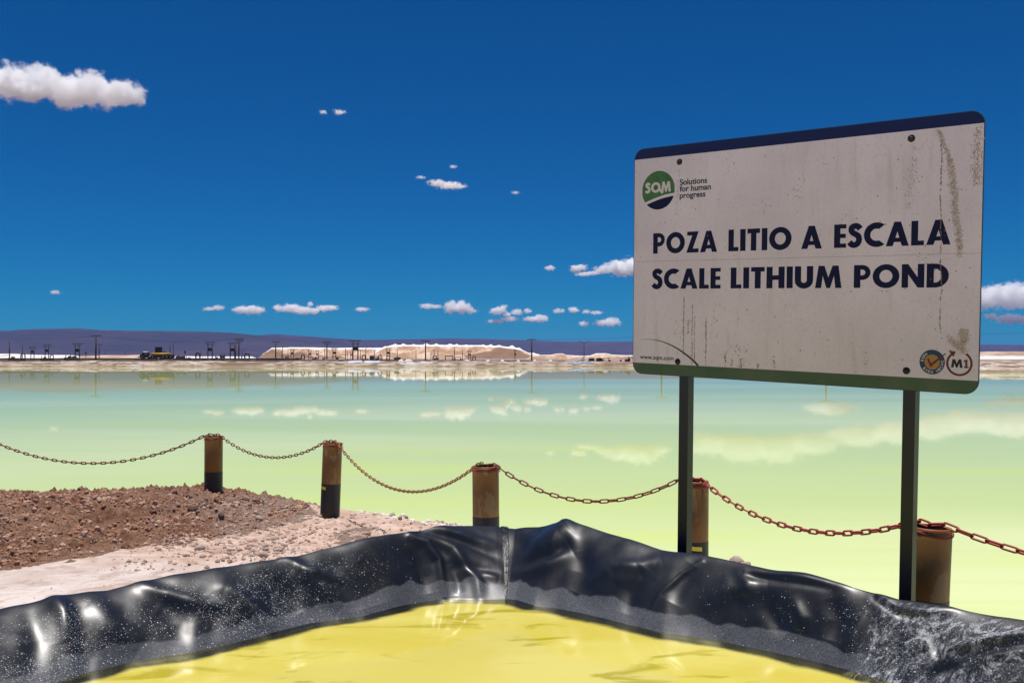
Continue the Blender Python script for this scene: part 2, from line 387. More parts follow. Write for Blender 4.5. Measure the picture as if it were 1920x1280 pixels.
pile("salt_pile", "long flat-topped salt pile with a thin white crest, left half of the big ridge", [(484, 674), (492, 664), (510, 652), (560, 651), (610, 652), (660, 652), (722, 652), (732, 660), (745, 674)], 1250, 675, m_salt, seed=1.3)
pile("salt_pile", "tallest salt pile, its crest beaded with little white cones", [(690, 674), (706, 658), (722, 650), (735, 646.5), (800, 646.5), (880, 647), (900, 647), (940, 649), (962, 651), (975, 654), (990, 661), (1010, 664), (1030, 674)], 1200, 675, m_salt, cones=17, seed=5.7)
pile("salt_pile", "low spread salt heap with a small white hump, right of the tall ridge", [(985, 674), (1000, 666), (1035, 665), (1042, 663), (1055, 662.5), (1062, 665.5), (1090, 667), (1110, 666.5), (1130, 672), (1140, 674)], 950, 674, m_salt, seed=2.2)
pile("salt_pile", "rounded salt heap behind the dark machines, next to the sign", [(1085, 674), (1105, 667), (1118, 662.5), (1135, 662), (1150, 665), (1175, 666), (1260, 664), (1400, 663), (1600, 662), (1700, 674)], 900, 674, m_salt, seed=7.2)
pile("salt_pile", "low bright white salt bank at the far left of the shore", [(-60, 673), (-30, 663.5), (0, 663), (25, 663), (60, 665), (130, 665.5), (150, 668), (160, 673)], 800, 673, m_white, seed=3.2, rough=.5)
pile("spoil_heap", "low brown spoil heap between the two tall poles at left", [(140, 673), (152, 667), (200, 665.5), (235, 666), (262, 665), (285, 668), (300, 673)], 780, 674, m_brown, seed=4.2)
pile("salt_pile", "thin white salt strip behind the transformer poles, left of the big ridge", [(318, 673), (330, 667), (380, 668), (440, 668), (470, 668), (484, 673)], 780, 673, m_white, seed=6.2, rough=.5)
pile("salt_pile", "broad sandy salt bank on the right of the sign", [(1720, 672), (1760, 662), (1830, 660), (1850, 659), (1900, 659), (1990, 659), (2100, 672)], 900, 673, m_brown, seed=8.2)
pile("salt_pile", "white salt ridge in front of the sandy bank at right", [(1700, 674), (1730, 667), (1850, 667), (1900, 667.5), (2000, 667), (2080, 674)], 600, 675, m_white, seed=9.2, rough=.5)

# small white salt mounds by the pipes
mbs = MB()
for i in range(7):
    for j in range(4): pass
def dome_mesh():
    a = np.linspace(0, 2 * np.pi, 14, endpoint=False); r = np.linspace(1, 0, 6)
    A, RR = np.meshgrid(a, r, indexing='ij'); z = (1 - RR ** 2) ** .8 + .12 * fbm(np.cos(A) * RR * 2, np.sin(A) * RR * 2, 3, 3) * (RR > 0) - .02
    return np.stack([np.cos(A) * RR, np.sin(A) * RR, z], -1).reshape(-1, 3), grid_faces(14, 6, True)
Vd, Fd = dome_mesh(); d0 = None
hts = [(752, 676, 6, "first from the left"), (766, 677, 9, "second from the left"), (876, 676, 8, "third from the left, below the transformer pole"), (915, 678, 5, "just right of the long pile's shadow"), (942, 677.5, 4.5, "left of the thin grey stack"), (972, 677.5, 4.5, "right of the thin grey stack"), (1003, 678, 5, "beside the tall pole in the middle"), (1032, 678, 5, "farthest right, near the blue sheeting"), (612, 680, 16, "wide and flat below the double-arm pole"), (555, 681, 8, "narrow, at the left below the long pile")]
for i, (x, y, r_, wd) in enumerate(hts):
    P = lens(x, y, 362); o = mesh_np("salt_heap", Vd, Fd, m_white) if d0 is None else d0.copy()
    if d0 is None: d0 = o
    else: COL.objects.link(o)
    k = 362 / FPX; o.location = (P.x, 362, min(P.z, shelf(P.x, 362)) - .1); o.scale = (r_ * k, 1.2, 4.5 * k)
    tag(o, "little white salt heap on the far bank, " + wd, "salt heap", "little salt heaps along the black pipes")

def fy(Y): return Y if Y > 440 else 345 + (Y - 215) * (95 / 225)
# black pipelines along the bank
m_blackpipe = mat("black_pipe", (.012, .012, .014), .55)
m_dark = mat("dark_steel", (.012, .011, .012), .6, noise=[(2.0, (.05, .035, .028), .5, .7)])
m_wood = mat("creosote_wood", (.028, .022, .019), .8)
m_grey = mat("grey_steel", (.16, .16, .17), .5)
m_yel = mat("yellow_paint_far", (.50, .27, .02), .5)
m_cab = mat("white_cab_paint", (.5, .52, .55), .4)
m_tarp = mat("blue_sheeting", (.34, .45, .62), .4, noise=[(.5, (.08, .16, .28), .45, .6), (1.4, (.7, .74, .8), .55, .65)])
m_ptarp = mat("pale_sheeting", (.55, .56, .66), .5, noise=[(.4, (.75, .75, .8), .45, .6)])
def pipeline(label, x0, x1, Y, yfun, r=.16):
    Y = fy(Y) if x0 < 1400 else Y; r *= 1.25
    pts = []
    for i in range(60):
        x = x0 + (x1 - x0) * i / 59; P = lens(x, yfun(x) + .5 * float(fbm(x / 40, Y, 1, 3)), Y + 3 * float(fbm(x / 90, 3, Y)))
        pts.append(P)
    mb = MB(); c0 = pts[0].copy(); mb.tube([q - c0 for q in pts], r, 6); o = mb.build("pipeline", m_blackpipe, smooth=True, loc=c0)
    return tag(o, label, "pipeline", "black pipes laid along the far bank")
pipeline("uppermost black pipe along the far bank, left stretch", -40, 560, 300, lambda x: 672.6, .26)
pipeline("middle black pipe along the far bank, left stretch", -40, 640, 262, lambda x: 675.6, .22)
pipeline("lowest thin black pipe along the bank's brow, left stretch", -40, 420, 240, lambda x: 679.8, .14)
pipeline("upper black pipe in front of the big salt ridge", 480, 1060, 300, lambda x: 674.8 + (x - 480) * .003, .30)
pipeline("lower black pipe in front of the big salt ridge", 600, 925, 258, lambda x: 678.8 + (x - 600) * .004, .26)
pipeline("black pipe leading to the machines beside the sign", 1045, 1500, 240, lambda x: 680.4, .3)
pipeline("grey-black pipe on the bank right of the sign", 1500, 2000, 200, lambda x: 686.5, .2)

# tall and short poles
PROTO = {}
def pole_proto(kind):
    """unit design 9 m high, origin at the foot"""
    if kind in PROTO: return copy_tree(PROTO[kind])
    e = empty({'frame': 'transformer_pole', 'lamp': 'lamp_post', 'twin': 'lamp_post', 'stub': 'utility_post'}.get(kind, 'power_pole'))
    H = 9.0
    if kind in ('tee', 'double', 'plain'):
        MB().tube([(0, 0, -1.5), (0, 0, H)], [.22, .17], 8).build('pole', m_wood, e, True)
        if kind != 'plain':
            MB().box((0, 0, H - .35), (2.6, .18, .24)).build('crossarm', m_wood, e)
            for s in (-1.05, -.4, .4, 1.05):
                MB().tube([(s, 0, H - .27), (s, 0, H + .02)], [.07, .05], 6).build('insulator', m_dark, e)
        else:
            MB().box((0, 0, H - .3), (.9, .12, .12)).build('crossarm', m_wood, e)
        if kind == 'double':
            MB().box((0, .16, H - 1.15), (2.1, .18, .24)).build('crossarm', m_wood, e)
            MB().box((0, .2, H - 1.9), (.5, .4, .5)).build('switch_box', m_dark, e)
    elif kind == 'frame':
        for s in (-.75, .75): MB().tube([(s, 0, -1.5), (s, 0, H)], [.20, .16], 8).build('pole', m_wood, e, True)
        MB().box((0, 0, H - .3), (3.3, .2, .26)).build('crossarm', m_wood, e)
        MB().box((0, .0, H - 1.4), (2.7, .36, .22)).build('crossarm', m_wood, e)
        MB().box((0, 0, H - 4.3), (1.7, .7, .16)).build('platform', m_dark, e)
        MB().box((0, 0, H - 3.6), (1.3, .9, 1.5)).build('transformer', m_dark, e)
        for s in (-1.4, -.75, 0, .75, 1.4): MB().tube([(s, 0, H - .2), (s, 0, H + .15)], [.09, .06], 6).build('insulator', m_dark, e)
    elif kind == 'lamp':
        MB().tube([(0, 0, -1.5), (0, 0, H - 1.2), (.12, 0, H - .6), (.6, 0, H - .15), (1.6, 0, H)], [.1, .08, .08, .07, .06], 8).build('pole', m_dark, e, True)
        MB().box((1.9, 0, H), (.7, .25, .12)).build('lamp_head', m_grey, e)
    elif kind == 'twin':
        MB().tube([(0, 0, -1.5), (0, 0, H - .5)], [.12, .09], 8).build('pole', m_dark, e, True)
        for s in (-1, 1):
            MB().tube([(0, 0, H - 1.2), (.5 * s, 0, H - .5), (1.2 * s, 0, H - .1)], .07, 6).build('bracket', m_dark, e, True)
            MB().box((1.55 * s, 0, H - .05), (.9, .3, .16)).build('lamp_head', m_dark, e)
    elif kind == 'stub':
        MB().tube([(0, 0, -1.5), (0, 0, H)], [.2, .18], 6).build('pole', m_dark, e, True)
        MB().box((0, 0, H * .78), (1.2, .7, 1.6)).build('switch_box', m_dark, e)
    PROTO[kind] = e
    return e
ORD = ["first", "second", "third", "fourth", "fifth", "sixth", "seventh", "eighth", "ninth", "tenth", "eleventh", "twelfth", "thirteenth", "fourteenth", "fifteenth", "sixteenth", "seventeenth", "eighteenth", "nineteenth", "twentieth", "twenty-first", "twenty-second", "twenty-third", "twenty-fourth", "twenty-fifth", "twenty-sixth", "twenty-seventh", "twenty-eighth", "twenty-ninth", "thirtieth", "thirty-first", "thirty-second"]
POLES = []
# (px, top y, distance, kind, width factor)
for t in [(18, 641, 560, 'plain'), (42, 648, 640, 'plain'), (61, 650, 700, 'frame'), (88, 646, 640, 'frame'), (145, 644, 520, 'frame'), (180, 628, 345, 'tee'),
          (186, 645, 640, 'tee'), (161, 658, 700, 'stub'), (197, 656, 900, 'plain'), (235, 657, 900, 'plain'), (319, 646, 560, 'plain'), (325, 641, 520, 'lamp'), (347, 656, 700, 'stub'),
          (394, 641, 470, 'frame'), (436, 642, 460, 'frame'), (448, 634, 400, 'double'), (442, 648, 600, 'plain'), (454, 656, 700, 'plain'), (377, 658, 800, 'plain'), (460, 658, 800, 'plain'),
          (517, 640, 400, 'tee'), (530, 650, 560, 'plain'), (528, 657, 700, 'plain'), (540, 656, 700, 'plain'), (548, 654, 600, 'frame'), (581, 656, 620, 'frame'), (595, 657, 640, 'frame'), (579, 655, 560, 'plain'),
          (609, 653, 460, 'plain'), (613, 640, 400, 'double'), (627, 652, 560, 'frame'), (648, 653, 520, 'plain'), (652, 657, 600, 'plain'), (659, 659, 680, 'frame'), (666.5, 638, 380, 'frame'),
          (676, 656, 640, 'tee'), (686, 653, 560, 'plain'), (702, 657, 520, 'plain'), (713, 658, 640, 'plain'), (728, 652, 500, 'frame'), (745, 656, 560, 'tee'), (780, 656, 560, 'plain'),
          (798, 638, 345, 'tee'), (808, 660, 640, 'plain'), (814, 656, 560, 'tee'), (821, 656, 520, 'plain'), (852, 652, 420, 'plain'), (867, 656, 500, 'tee'), (880, 657, 520, 'frame'), (966, 655, 420, 'frame'),
          (997, 635, 341, 'tee'), (1095, 640, 341, 'twin'), (1240, 626, 341, 'tee'), (1548, 618, 341, 'tee')]:
    POLES.append(t)
KN = {'plain': ("thin short-armed post", "power pole"), 'tee': ("wide single-crossarm power pole", "power pole"), 'double': ("double-crossarm power pole", "power pole"), 'frame': ("twin-legged transformer pole", "transformer pole"),
      'lamp': ("lamp post with one curved arm", "lamp post"), 'twin': ("lamp post with two outstretched arms", "lamp post"), 'stub': ("short post carrying a dark box", "utility post")}
cnt = {}; POLETOP = {}
for (x, yt, Y, kind) in sorted(POLES):
    Y = 352 if Y < 350 else fy(Y)
    P = lens(x, yt, Y); gz = shelf(P.x, Y); Hh = P.z - gz
    e = pole_proto(kind); e.location = (P.x, Y, gz); s = Hh / 9.0
    wdt = 1.25 * (max(s, .55) if kind != 'frame' else s)
    if kind == 'frame' and x == 966: wdt *= .55
    e.scale = (wdt * 1.15, wdt, s); e.rotation_euler = (0, 0, random.uniform(-.25, .25))
    n_ = cnt.get(kind, 0); cnt[kind] = n_ + 1
    kl, kc = KN[kind]
    g = {"plain": "thin posts", "tee": "power poles", "double": "power poles", "frame": "transformer poles"}.get(kind)
    lab = (f"{kl} across the lake, " + (f"{ORD[n_]} such from the left" if kind not in ('lamp', 'twin') else ("left of the salt ridge" if kind == 'lamp' else "above the blue sheeting")))
    tag(e, lab, kc, (g + " across the lake") if g else None)
    POLETOP[x] = Vector((P.x, Y, P.z - .3))
def wire(label, a, b, sag, r=.035):
    pts = []
    for i in range(17):
        t = i / 16; q = a.lerp(b, t); q.z -= sag * 4 * t * (1 - t); pts.append(q)
    c0 = a.copy(); o = MB().tube([q - c0 for q in pts], r, 4).build("power_line", m_dark, smooth=True, loc=c0)
    tag(o, label, "power line", "overhead wires across the lake")
wire("overhead wire from the left edge to the tall pole at left", lens(-60, 628, 352), POLETOP[180], 1.2)
wire("overhead wire from the tall pole at left towards the two-armed pole", POLETOP[180], POLETOP[448], 1.6)
wire("overhead wire between the two-armed pole and the next pole right", POLETOP[448], POLETOP[517], .8)
wire("overhead wire in front of the left half of the salt ridge", POLETOP[517], POLETOP[613], .8)
wire("overhead wire over the middle of the salt ridge", POLETOP[613], POLETOP[798], 1.2)
wire("overhead wire over the right half of the salt ridge", POLETOP[798], POLETOP[997], 1.2)
wire("overhead wire from the middle tall pole to behind the sign", POLETOP[997], POLETOP[1240], .5)
wire("overhead wire hidden behind the sign", POLETOP[1240], POLETOP[1548], .6)
wire("overhead wire coming out right of the sign", POLETOP[1548], lens(2050, 622, 352), .8)

# pumps, pipe arches, tanks
def pump_proto(kind):
    key = 'pump_' + kind
    if key in PROTO: return copy_tree(PROTO[key])
    e = empty({'arch': 'pipe_arch', 'pump': 'pump_unit', 'tank': 'tank', 'hood': 'pump_station', 'frame': 'gantry_pipe', 'stack': 'pump_engine'}[kind])
    if kind == 'arch':
        pts = [(-.55, 0, 0), (-.55, 0, 1.5)] + [(-.55 * math.cos(a), 0, 1.5 + .55 * math.sin(a)) for a in np.linspace(.3, math.pi - .3, 6)] + [(.55, 0, 1.5), (.55, 0, 0)]
        MB().tube(pts, .17, 8).build('pipe', m_dark, e, True); MB().box((-.2, .1, .35), (1.4, .8, .7)).build('motor', m_dark, e)
    elif kind == 'pump':
        MB().box((0, 0, .45), (2.0, 1.0, .9)).build('housing', m_dark, e); MB().tube([(-.7, 0, .9), (-.7, 0, 1.7)], .1, 6).build('exhaust', m_dark, e, True)
        MB().tube([(.4, -.5, 1.0), (.4, .5, 1.0)], .35, 10).build('motor', m_dark, e, True); MB().tube([(1.0, 0, .4), (2.2, 0, .3)], .14, 6).build('pipe', m_blackpipe, e, True)
    elif kind == 'tank':
        MB().tube([(0, 0, 0), (0, 0, 1.7)], .8, 14).build('shell', m_dark, e, True); MB().tube([(0, 0, 1.7), (0, 0, 1.85)], [.84, .5], 14).build('lid', m_dark, e, True)
    elif kind == 'hood':
        MB().tube([(-1.3, 0, .5), (-1.1, 0, 1.0), (-.5, 0, 1.1), (.5, 0, 1.1), (1.1, 0, 1.0), (1.3, 0, .5)], [.3, .6, .8, .8, .6, .3], 12).build('hood', m_dark, e, True)
        MB().box((0, 0, .25), (3.4, 1.4, .5)).build('skid', m_blackpipe, e); MB().tube([(1.2, 0, 1.2), (1.5, 0, 1.75)], .08, 6).build('exhaust', m_dark, e, True)
    elif kind == 'frame':
        MB().tube([(-1.1, 0, 0), (-1.1, 0, 1.8), (1.1, 0, 1.8), (1.1, 0, 0)], .16, 8).build('pipe', m_dark, e, True); MB().box((1.3, .1, .4), (.9, .7, .8)).build('valve_box', m_dark, e)
    elif kind == 'stack':
        MB().box((0, 0, .6), (2.2, 1.0, 1.2)).build('housing', m_dark, e); MB().tube([(.3, 0, 1.2), (.3, 0, 2.6)], [.2, .12], 8).build('exhaust', m_dark, e, True)
        MB().tube([(-1.6, 0, .5), (-1.0, 0, .7)], .3, 8).build('motor', m_dark, e, True); MB().box((.9, 0, 1.5), (.5, .6, .6)).build('air_filter', m_dark, e)
    PROTO[key] = e; return e
for (x, yb, hpx, Y, kind, lab) in [
    (22, 672, 5, 420, 'pump', "dark pump by the leftmost pole"), (43, 672, 8, 420, 'arch', "dark pipe arch at the second pole from the left edge"), (97, 672, 6, 400, 'arch', "dark pipe arch just right of the fourth pole at left"),
    (82, 673, 5, 400, 'pump', "low dark pump left of the fourth pole at left"), (128, 673, 7, 400, 'pump', "dark pump left of the thick twin-legged pole"), (137, 673, 7, 380, 'pump', "dark pump touching the thick twin-legged pole"),
    (338, 674, 7, 380, 'hood', "hooded dark pump right of the yellow tanker"), (353, 674, 5, 380, 'pump', "low dark pump between tanker and pipe arch"), (371, 674, 11, 330, 'arch', "tall dark pipe arch left of the transformer poles"), (383, 674, 4, 330, 'pump', "low pump beside the tall dark pipe arch"),
    (403, 675, 8, 330, 'stack', "dark pump engine right of the first transformer pole pair"), (417, 673, 7, 400, 'tank', "small dark tank between the two transformer poles"), (463, 673, 9, 330, 'arch', "dark pipe arch right of the two-armed pole"), (457, 674, 5, 330, 'pump', "dark pump with a yellow foot beside the two-armed pole"),
    (568, 674, 8, 400, 'arch', "dark pipe arch at the foot of the salt ridge, leftmost"), (560, 675, 5, 400, 'pump', "dark pump at the left foot of the salt ridge"), (590, 674, 5, 400, 'pump', "dark pump between two small transformer poles"), (538, 674, 5, 420, 'tank', "small dark tank near the ridge's left end"),
    (601, 674, 6, 400, 'frame', "white-capped pipe frame left of the double-arm pole"), (632, 675, 5, 400, 'tank', "small dark tank right of the double-arm pole"), (682, 676, 9, 340, 'arch', "dark pipe arch right of the tall transformer pole"), (688, 677, 5, 330, 'pump', "dark pump right of the tall transformer pole"),
    (697, 677, 9, 340, 'tank', "large dark green tank in front of the salt ridge"), (707, 676, 7, 340, 'stack', "dark engine between tank and pipe arch"), (713, 676, 9, 360, 'arch', "dark pipe arch right of the large tank"), (728, 677, 9, 340, 'arch', "dark pipe arch under the narrow twin-legged pole"),
    (745, 676, 6, 340, 'hood', "dark pump at the foot of the third short pole"), (758, 676, 4, 360, 'pump', "low lone pump in front of the tall salt pile"), (815, 677, 9, 330, 'arch', "dark pipe arch in the middle pump group"), (818, 678, 6, 320, 'hood', "hooded pump in the middle pump group"),
    (842, 677, 9, 330, 'frame', "square dark pipe frame in front of the brown slope"), (859, 677, 7, 340, 'frame', "pale square pipe frame right of the dark one"), (889, 676, 7, 360, 'arch', "last dark pipe arch before the shore bends"),
    (1093, 681, 9, 245, 'arch', "dark pipe arch at the foot of the two-armed lamp post"), (1109, 681, 8.5, 245, 'hood', "hooded dark pump, left of two beside the sign"), (1124, 681, 9, 245, 'hood', "hooded dark pump, right of two beside the sign"), (1137, 681, 9.5, 245, 'frame', "square dark pipe frame beside the hooded pumps"),
    (1164, 681, 6, 245, 'tank', "small dark tank at the sign's left edge"), (1177, 681, 11, 240, 'stack', "dark pump engine with a tall exhaust at the sign's left edge")]:
    Y = fy(Y); P = lens(x, yb, Y); e = pump_proto(kind); gz = shelf(P.x, Y)
    k = Y / FPX; hh = {'arch': 2.1, 'pump': 1.7, 'tank': 1.85, 'hood': 1.9, 'frame': 1.9, 'stack': 2.6}[kind]
    hpx *= 1.2; top = P.z + hpx * k; s = (top - gz) / hh
    e.location = (P.x, Y, gz); e.scale = (min(s, hpx * k / hh * 1.7), s, s); e.rotation_euler = (0, 0, random.uniform(-.3, .3))
    tag(e, lab, {'arch': 'pipe arch', 'pump': 'pump', 'tank': 'tank', 'hood': 'pump', 'frame': 'pipe frame', 'stack': 'pump'}[kind], "pumping gear on the far bank")

# tanker truck with dark box tower
P = lens(296, 673, 360); gz = shelf(P.x, 360); k = 360 / FPX
e = empty("tanker_truck", (P.x, 360, gz)); zt = P.z - gz
MB().box((-1.8, 0, zt + .75), (10.2, 2.2, .35)).box((1.2, 0, zt + 1.05), (7.0, 2.0, .5)).box((5.2, 0, zt + 1.0), (1.2, 1.8, 1.1)).build('chassis', m_dark, e)
MB().tube([(-2.2, 0, zt + 1.75), (4.4, 0, zt + 1.75)], .55, 14).build('tank', m_yel, e, True)
cabm = MB().box((-4.4, 0, zt + 1.5), (2.2, 2.3, 2.0), taper=.88).box((-5.7, 0, zt + 1.1), (1.2, 2.0, 1.2), taper=.85).build('cab', m_dark, e)
MB().box((-4.4, 0, zt + 2.62), (1.5, 1.8, .25), taper=.7).build('roof', m_cab, e)
MB().box((-3.9, -1.15, zt + 1.9), (1.0, .06, .6)).build('window', m_grey, e)
for xx in (-5.4, -2.9, -1.6, 2.2, 3.6, 4.9):
    MB().tube([(xx, -1.25, zt + .5), (xx, 1.25, zt + .5)], .52, 12).build('wheel', m_blackpipe, e, True)
tag(e, "tanker truck with yellow tank and dark cab parked on the far bank", "truck")
P2 = lens(297.5, 664, 372); g2 = shelf(P2.x, 372); e = empty("box_tower", (P2.x, 372, g2)); kk = 372 / FPX; zt = P2.z - g2
MB().box((0, 0, zt + 6.8 * kk), (10.5 * kk, 1.8, 13.6 * kk)).build('cabin', m_dark, e)
for sx in (-1, 1): MB().box((sx * .8, 0, zt / 2), (.2, 1.6, zt)).build('leg', m_dark, e)
MB().tube([(.9, .3, zt + 13 * kk), (.9, .3, zt + 15 * kk)], .08, 6).build('mast', m_dark, e)
tag(e, "tall dark box tower rising behind the yellow tanker", "tower")
P2 = lens(306.5, 667, 368); g2 = shelf(P2.x, 368); e = empty("control_cabin", (P2.x, 368, g2)); zt = P2.z - g2
MB().box((0, 0, zt + 4.6 * kk), (6 * kk, 1.4, 6.5 * kk)).build('cabin', m_dark, e)
MB().box((0, 0, (zt + 1.4 * kk) / 2), (.4, .4, zt + 1.4 * kk)).build('leg', m_grey, e); MB().tube([(.2, 0, zt + 7.8 * kk), (.2, 0, zt + 10.5 * kk)], .07, 6).build('mast', m_dark, e)
tag(e, "small dark cabin on a stalk, right of the tall box tower", "cabin")

# sheeting and hoses on the bank
def sheet(label, m, x0, x1, Y0, Y1, seed):
    Y0, Y1 = fy(Y0) - 19, fy(Y1) - 12; a = lens(x0, 684, 335).x; b_ = lens(x1, 684, 335).x
    gx_ = np.linspace(a, b_, 50); gy_ = np.linspace(Y0, Y1, 24); XX, YY = np.meshgrid(gx_, gy_, indexing='ij')
    u = (XX - a) / (b_ - a); prof = np.minimum(1, 4 * u * (1 - u) * 1.6)
    YY2 = Y0 + (YY - Y0) * (.35 + .65 * prof) + .5 * fbm(XX / 2, YY / 3, seed)
    Z = shelf_z(XX, YY2) + .10 + .14 * np.abs(fbm(XX / 1.2, YY2 / 2.5, seed, 3))
    c0 = (float(XX.mean()), float(YY2.mean()), float(Z.mean()))
    o = mesh_np("plastic_sheet", (np.stack([XX, YY2, Z], -1) - np.array(c0)).reshape(-1, 3), grid_faces(50, 24), m, loc=c0)
    tag(o, label, "sheeting", "plastic sheeting on the far bank")
sheet("blue plastic sheeting spread down the bank below the two-armed lamp post", m_tarp, 1064, 1112, 220.5, 228, 3.1)
sheet("pale sheeting on the bank under the tall transformer pole, left piece", m_ptarp, 650, 677, 231, 239, 5.1)
sheet("pale sheeting on the bank under the tall transformer pole, right piece", m_ptarp, 679, 712, 231, 240, 8.1)
def hose(label, pts, r=.13):
    P_ = [lens(q[0], q[1] - max(0, (q[1] - 682)) * .35, 328 + max(0, (232 - q[2])) * -.1 + (q[2] - 216) * .9) for q in pts]; c0 = P_[0].copy()
    o = MB().tube([q - c0 for q in P_], r, 6).build("hose", m_blackpipe, smooth=True, loc=c0); tag(o, label, "hose", "black hoses running into the lake")
hose("black hose looping over the blue sheeting into the lake, left", [(1092, 682, 232), (1083, 685, 229), (1081, 689, 224), (1084, 694, 219), (1089, 698, 216)])
hose("black hose looping over the blue sheeting into the lake, right", [(1096, 682, 233), (1087, 684, 229), (1084, 689, 225), (1086, 692, 220), (1092, 696, 216)])
hose("black hose arching down the bank right of the blue sheeting", [(1135, 682, 236), (1126, 683, 232), (1118, 685, 228), (1112, 689, 224)])

# ================================================================== LAKE
m_lake, T, b = new_mat("lithium_brine_lake")
nt = m_lake.node_tree; p = T.pos()
st1 = T.noise(T.mapping(p, (.018, .05, 1), rot=(0, 0, .25)), 1, 4, .5, .6); st2 = T.noise(T.mapping(p, (.10, .35, 1), rot=(0, 0, .18)), 1, 4, .5, .5)
body = T.mix(T.rng(st1, .36, .64), (.53, .63, .25), (.66, .72, .36))
body = T.mix(T.math('MULTIPLY', T.rng(st2, .52, .68), .35), body, (.60, .70, .13))
st3 = T.noise(T.mapping(p, (.35, 2.6, 1), rot=(0, 0, .06)), 1, 5, .6)
body = T.mix(T.math('MULTIPLY', T.rng(st3, .42, .66), .22), body, (.55, .61, .21))
dif = T.new("ShaderNodeBsdfDiffuse"); T.put(dif.inputs[0], body)
glo = T.new("ShaderNodeBsdfGlossy"); glo.inputs['Roughness'].default_value = .02; glo.inputs[0].default_value = (.95, .97, 1, 1)
rip = T.noise(T.mapping(p, (1.2, 3.5, 1)), 1, 4, .5); nb = T.bump(rip, .02, .01)
T.put(glo.inputs['Normal'], nb)
fr = T.new("ShaderNodeFresnel"); fr.inputs['IOR'].default_value = 1.33
fac = T.math('MULTIPLY', T.math('POWER', fr.outputs[0], 2.0), 0.97)
ms = T.new("ShaderNodeMixShader"); T.put(ms.inputs[0], fac); nt.links.new(dif.outputs[0], ms.inputs[1]); nt.links.new(glo.outputs[0], ms.inputs[2])
nt.links.new(ms.outputs[0], nt.nodes["Material Output"].inputs['Surface'])
V = [(-880, -200, LAKE_Z), (880, -200, LAKE_Z), (880, 350, LAKE_Z), (-880, 350, LAKE_Z)]
mesh_np("lake_water", V, [(0, 1, 2, 3)], m_lake, smooth=False)['kind'] = 'structure'

# ================================================================== NEAR BANK
EDGE = np.array([(-400, 90), (-40, 26), (-12, 12.6), (-5, 11.9), (-3.3, 11.75), (-1.83, 10.8), (-.84, 9.9), (.4, 9.0), (1.9, 7.75), (2.95, 5.8), (3.55, 4.5), (6, 2.2), (10, -2), (40, -40), (400, -300)], float)
def poly_dist(X, Y, pts):
    """distance to the polyline, signed + on the camera side"""
    best = np.full(X.shape, 1e9); sg = np.zeros(X.shape)
    for (ax, ay), (bx, by) in zip(pts[:-1], pts[1:]):
        dx, dy = bx - ax, by - ay; t = np.clip(((X - ax) * dx + (Y - ay) * dy) / (dx * dx + dy * dy), 0, 1)
        ex, ey = X - ax - t * dx, Y - ay - t * dy; d = np.hypot(ex, ey); s_ = np.sign(dy * (X - ax) - dx * (Y - ay))
        m_ = d < best; best = np.where(m_, d, best); sg = np.where(m_, s_, sg)
    return best * sg
def ground_z(X, Y):
    d = poly_dist(X, Y, EDGE) + .10 * fbm(X * 1.7, Y * 1.7, 3.1, 4)
    z = -1.2 * (1 - sstep(-1.7, .12, d))
    near = np.exp(-((X / 9) ** 2 + ((Y - 7) / 9) ** 2))
    rocky = sstep(-3.6, -2.4, X) * sstep(7.3, 8.2, Y)
    z = z + .012 * fbm(X * 1.1, Y * 1.1, 1.1, 3) + (.006 + .030 * rocky) * fbm(X * 6, Y * 6, 7.1, 5, .65) * near
    z = z + rocky * near * .05 * np.maximum(0, fbm(X * 3.1, Y * 3.1, 9.1, 4, .6) - .1)
    z = z + near * .05 * np.exp(-((d - .12) / .16) ** 2) * np.maximum(0, fbm(X * 5, Y * 5, 4.7, 4) + .15)
    return z
m_ground, T, b = new_mat("pale_salty_soil")
p = T.pos(); n1 = T.noise(p, 1.3, 6, .65); n2 = T.noise(T.mapping(p, (3.0, 7.0, 3)), 1, 7, .7); n3 = T.noise(p, 38, 3, .6); n4 = T.noise(p, 5.5, 5, .6)
rocky = T.attr("rocky")
c = T.mix(T.rng(n1, .38, .62), (.60, .48, .41), (.76, .66, .60))
c = T.mix(T.math('MULTIPLY', T.rng(n2, .5, .72), .8), c, (.80, .74, .70))
c = T.mix(T.math('MULTIPLY', T.rng(n4, .5, .36), .6), c, (.43, .30, .24))
c = T.mix(T.math('MULTIPLY', rocky, .8), c, T.mix(T.rng(n2, .35, .65), (.44, .27, .19), (.70, .50, .39)))
c = T.mix(T.math('MULTIPLY', T.rng(n3, .66, .74), .8), c, (.16, .10, .075))
T.put(b.inputs['Base Color'], c); b.inputs['Roughness'].default_value = .95; b.inputs['Specular IOR Level'].default_value = .2
hh = T.math('ADD', T.math('MULTIPLY', T.noise(p, 60, 6, .7), .5), T.noise(p, 14, 6, .65))
T.put(b.inputs['Normal'], T.bump(hh, .75, .03))
gx = gcoords([(-400, -40, 14), (-40, -7, 60), (-7, 3.6, 440), (3.6, 10, 60), (10, 60, 20), (60, 400, 8)])
gy = gcoords([(-400, -40, 10), (-40, -2, 30), (-2, 4.2, 40), (4.2, 12.6, 350), (12.6, 20, 50), (20, 100, 20)])
X, Y = np.meshgrid(gx, gy, indexing='ij'); Z = ground_z(X, Y)
rk = sstep(-3.9, -2.6, X + .5 * fbm(X, Y, 2)) * sstep(7.3, 8.6, Y + .6 * fbm(X * 1.3, Y * 1.3, 6))
mesh_np("ground", np.stack([X, Y, Z], -1).reshape(-1, 3), grid_faces(len(gx), len(gy)), m_ground, attrs={'rocky': rk})['kind'] = 'structure'
def gz_at(x, y): return float(ground_z(np.array([x * 1.0]), np.array([y * 1.0]))[0])

